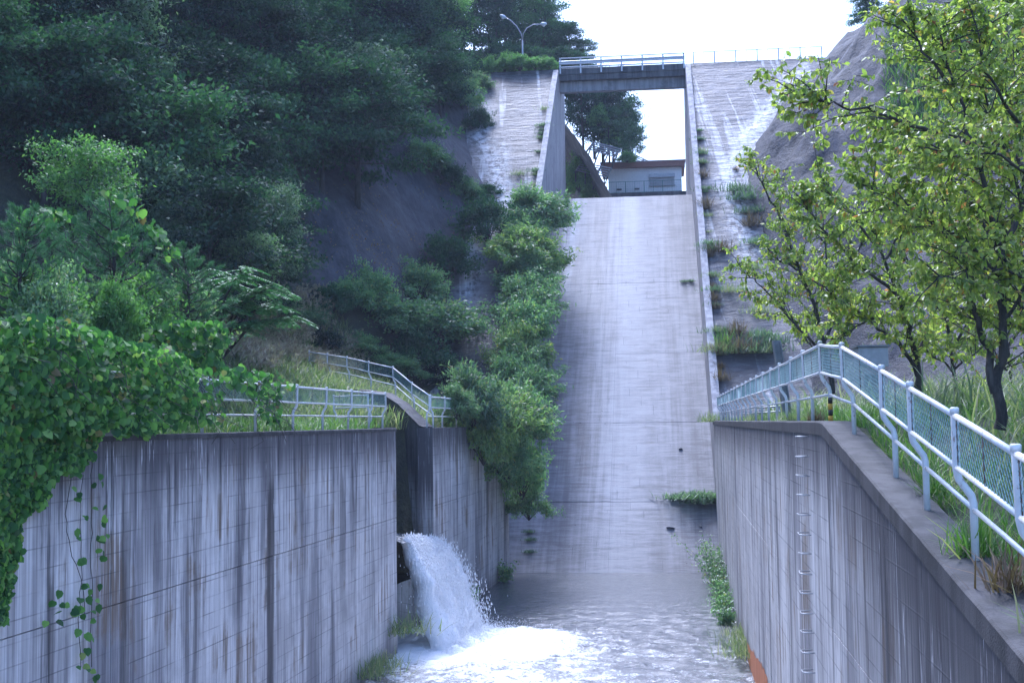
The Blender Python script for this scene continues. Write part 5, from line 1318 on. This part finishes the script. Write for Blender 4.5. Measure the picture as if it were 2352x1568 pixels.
def flower_weed(p, h, w, label, grp, seed):
    r = random.Random(seed); root = empty('flowering_weed', p, label, 'weed', grp); m = MB(); C = []; D = []
    for i in range(16):
        e = Vector((r.gauss(0, w * .4), r.gauss(0, w * .4), h * r.uniform(.5, 1.))); m.tube([(0, 0, -.1), e * .5 + Vector((0, 0, .1)), e], [.008, .006, .003], 4, False)
        for k in range(40): C.append(tuple(e * r.uniform(.15, .95) + Vector((r.gauss(0, .12), r.gauss(0, .12), r.gauss(0, .1)))))
        if i % 2 == 0:
            for k in range(7): D.append(tuple(e + Vector((r.gauss(0, .08), r.gauss(0, .08), r.gauss(0, .02)))))
    link(bpy.data.objects.new('stems', m.mesh('stems', 'bark_dark')), root)
    n = len(C); link(bpy.data.objects.new('foliage', leaves_mesh('foliage', KITE, np.array(C), rng.normal(0, 1, (n, 3)), rng.normal(0, .6, (n, 3)) + np.array([0, 0, 1]), .13, 'leaf_shrub')), root)
    n = len(D); link(bpy.data.objects.new('flowers', leaves_mesh('flowers', ROUND, np.array(D), rng.normal(0, 1, (n, 3)) * np.array([1, 1, .1]), rng.normal(0, .15, (n, 3)) + np.array([0, -.3, 1]), .05, 'flower_white')), root)['kind'] = 'stuff'
for i, (Y, h, w) in enumerate(((58.5, 2.0, 1.5), (55.5, 1.9, 1.4), (52.5, 1.4, 1.), (50, 1.1, .9), (47, .9, .8), (44.5, .6, .6))):
    flower_weed(Vector((XR(Y) - .35, Y, WATER)), h, w, 'white flowering weed at the waterline of the tall right channel wall', 'flowering weeds along the right wall foot', i)
for i, (Y, h) in enumerate(((46.5, 1.3), (48, 1.1), (57, 1.))):
    flower_weed(Vector((XL(Y) + .3, Y, WATER)), h, .7, 'white flowering weed at the wall foot beside the waterfall', 'flowering weeds beside the waterfall', 20 + i)
for Y, s, sd in ((40.5, 1.2, 'R'), (38.6, 1.3, 'R'), (37.2, 1.3, 'R'), (38.4, 1.7, 'L'), (36.2, 1.4, 'L'), (35., 1.5, 'L')):
    X = XR(Y) - .06 if sd == 'R' else XL(Y) + .08
    tuft('short', Vector((X, Y, WATER + .25 + (.6 if Y == 38.4 else 0))), s * 1.3, 'drooping mossy grass clump on the foot of the ' + ('tall right channel wall' if sd == 'R' else 'vine hung channel wall'), 'mossy clumps on the wall feet')
for Y, k, s, dx in ((9.2, 'dry', .75, .34), (10.2, 'green', .8, .3), (8.2, 'green', .7, .35), (7.0, 'dry', .8, .35), (21.5, 'dry', .5, .35), (26, 'short', .8, .35), (37, 'short', .8, .3), (12.6, 'green', .6, .5), (6.2, 'green', .9, .4)):
    tuft(k, Vector((XR(Y) + dx, Y, wall_top_r(Y) + .02)), s, 'grass tuft rooted on the coping beside the white fence posts', 'tufts on the right coping', 'grass', 'grass_tuft')
def stone_mesh(seed):
    r = random.Random(seed); m = MB(); V = []
    for i, (z, k) in enumerate(((-.25, .8), (0.05, 1.), (.3, .6))):
        for a in range(7): V.append((math.cos(a * .9) * k * r.uniform(.7, 1.1), math.sin(a * .9) * k * r.uniform(.6, 1.), z * r.uniform(.8, 1.2)))
    fs = [(i * 7 + k, i * 7 + (k + 1) % 7, (i + 1) * 7 + (k + 1) % 7, (i + 1) * 7 + k) for i in range(2) for k in range(7)] + [tuple(range(14, 21)), tuple(range(6, -1, -1))]
    m.add(V, fs); return m.mesh('stone', 'stone_grey')
SM = [stone_mesh(i) for i in range(3)]
for i, (x, y, s) in enumerate(((1540, 1213, .2), (1563, 1032, .12), (1545, 1150, .09), (1610, 1210, .08))):
    o = bpy.data.objects.new('stone', SM[i % 3]); link(o); o.location = on_chute(x, y) + Vector((0, 0, .03)); s *= .8; o.scale = (s * 1.4, s, s * .6); o.rotation_euler = (-.6, 0, random.uniform(-.5, .5))
    tag(o, 'largest flat stone lying on the lowest part of the chute' if i == 0 else 'small dark stone lying on the spillway chute', 'stone', 'stones on the chute')
C = []
for i in range(700):
    x, y = random.uniform(690, 1080), random.uniform(420, 660)
    if random.random() < .3: x, y = random.gauss(850, 60), random.gauss(560, 35)
    p = hit(x, y, 52, 100)
    if p.y < 99: C.append(tuple(p + Vector((0, -.06, .08))))
o = link(bpy.data.objects.new('fallen_leaves', leaves_mesh('fallen_leaves', KITE, np.array(C), rng.normal(0, 1, (len(C), 3)), rng.normal(0, .4, (len(C), 3)) + np.array([.4, -.7, .6]), .14, 'leaf_fallen'))); tag(o, 'yellow and brown fallen leaves sprinkled on the dark rock face', 'leaves', None, 'stuff')
# thin bluish haze volume, added to veil and lift the dark foliage
hz_ = bpy.data.materials.new('haze_veil'); hz_.use_nodes = True; hz_.node_tree.nodes.clear()
vo = hz_.node_tree.nodes.new('ShaderNodeVolumePrincipled'); vo.inputs['Color'].default_value = (.80, .89, 1, 1); vo.inputs['Density'].default_value = HAZE
ou = hz_.node_tree.nodes.new('ShaderNodeOutputMaterial'); hz_.node_tree.links.new(vo.outputs[0], ou.inputs['Volume']); MATS['haze_veil'] = hz_
m = MB(); m.box((0, 110, 34), (420, 320, 94)); o = m.build('haze', 'haze_veil'); o['kind'] = 'stuff'
# prototypes were only patterns
for o in PROTO.values(): drop_proto(o)
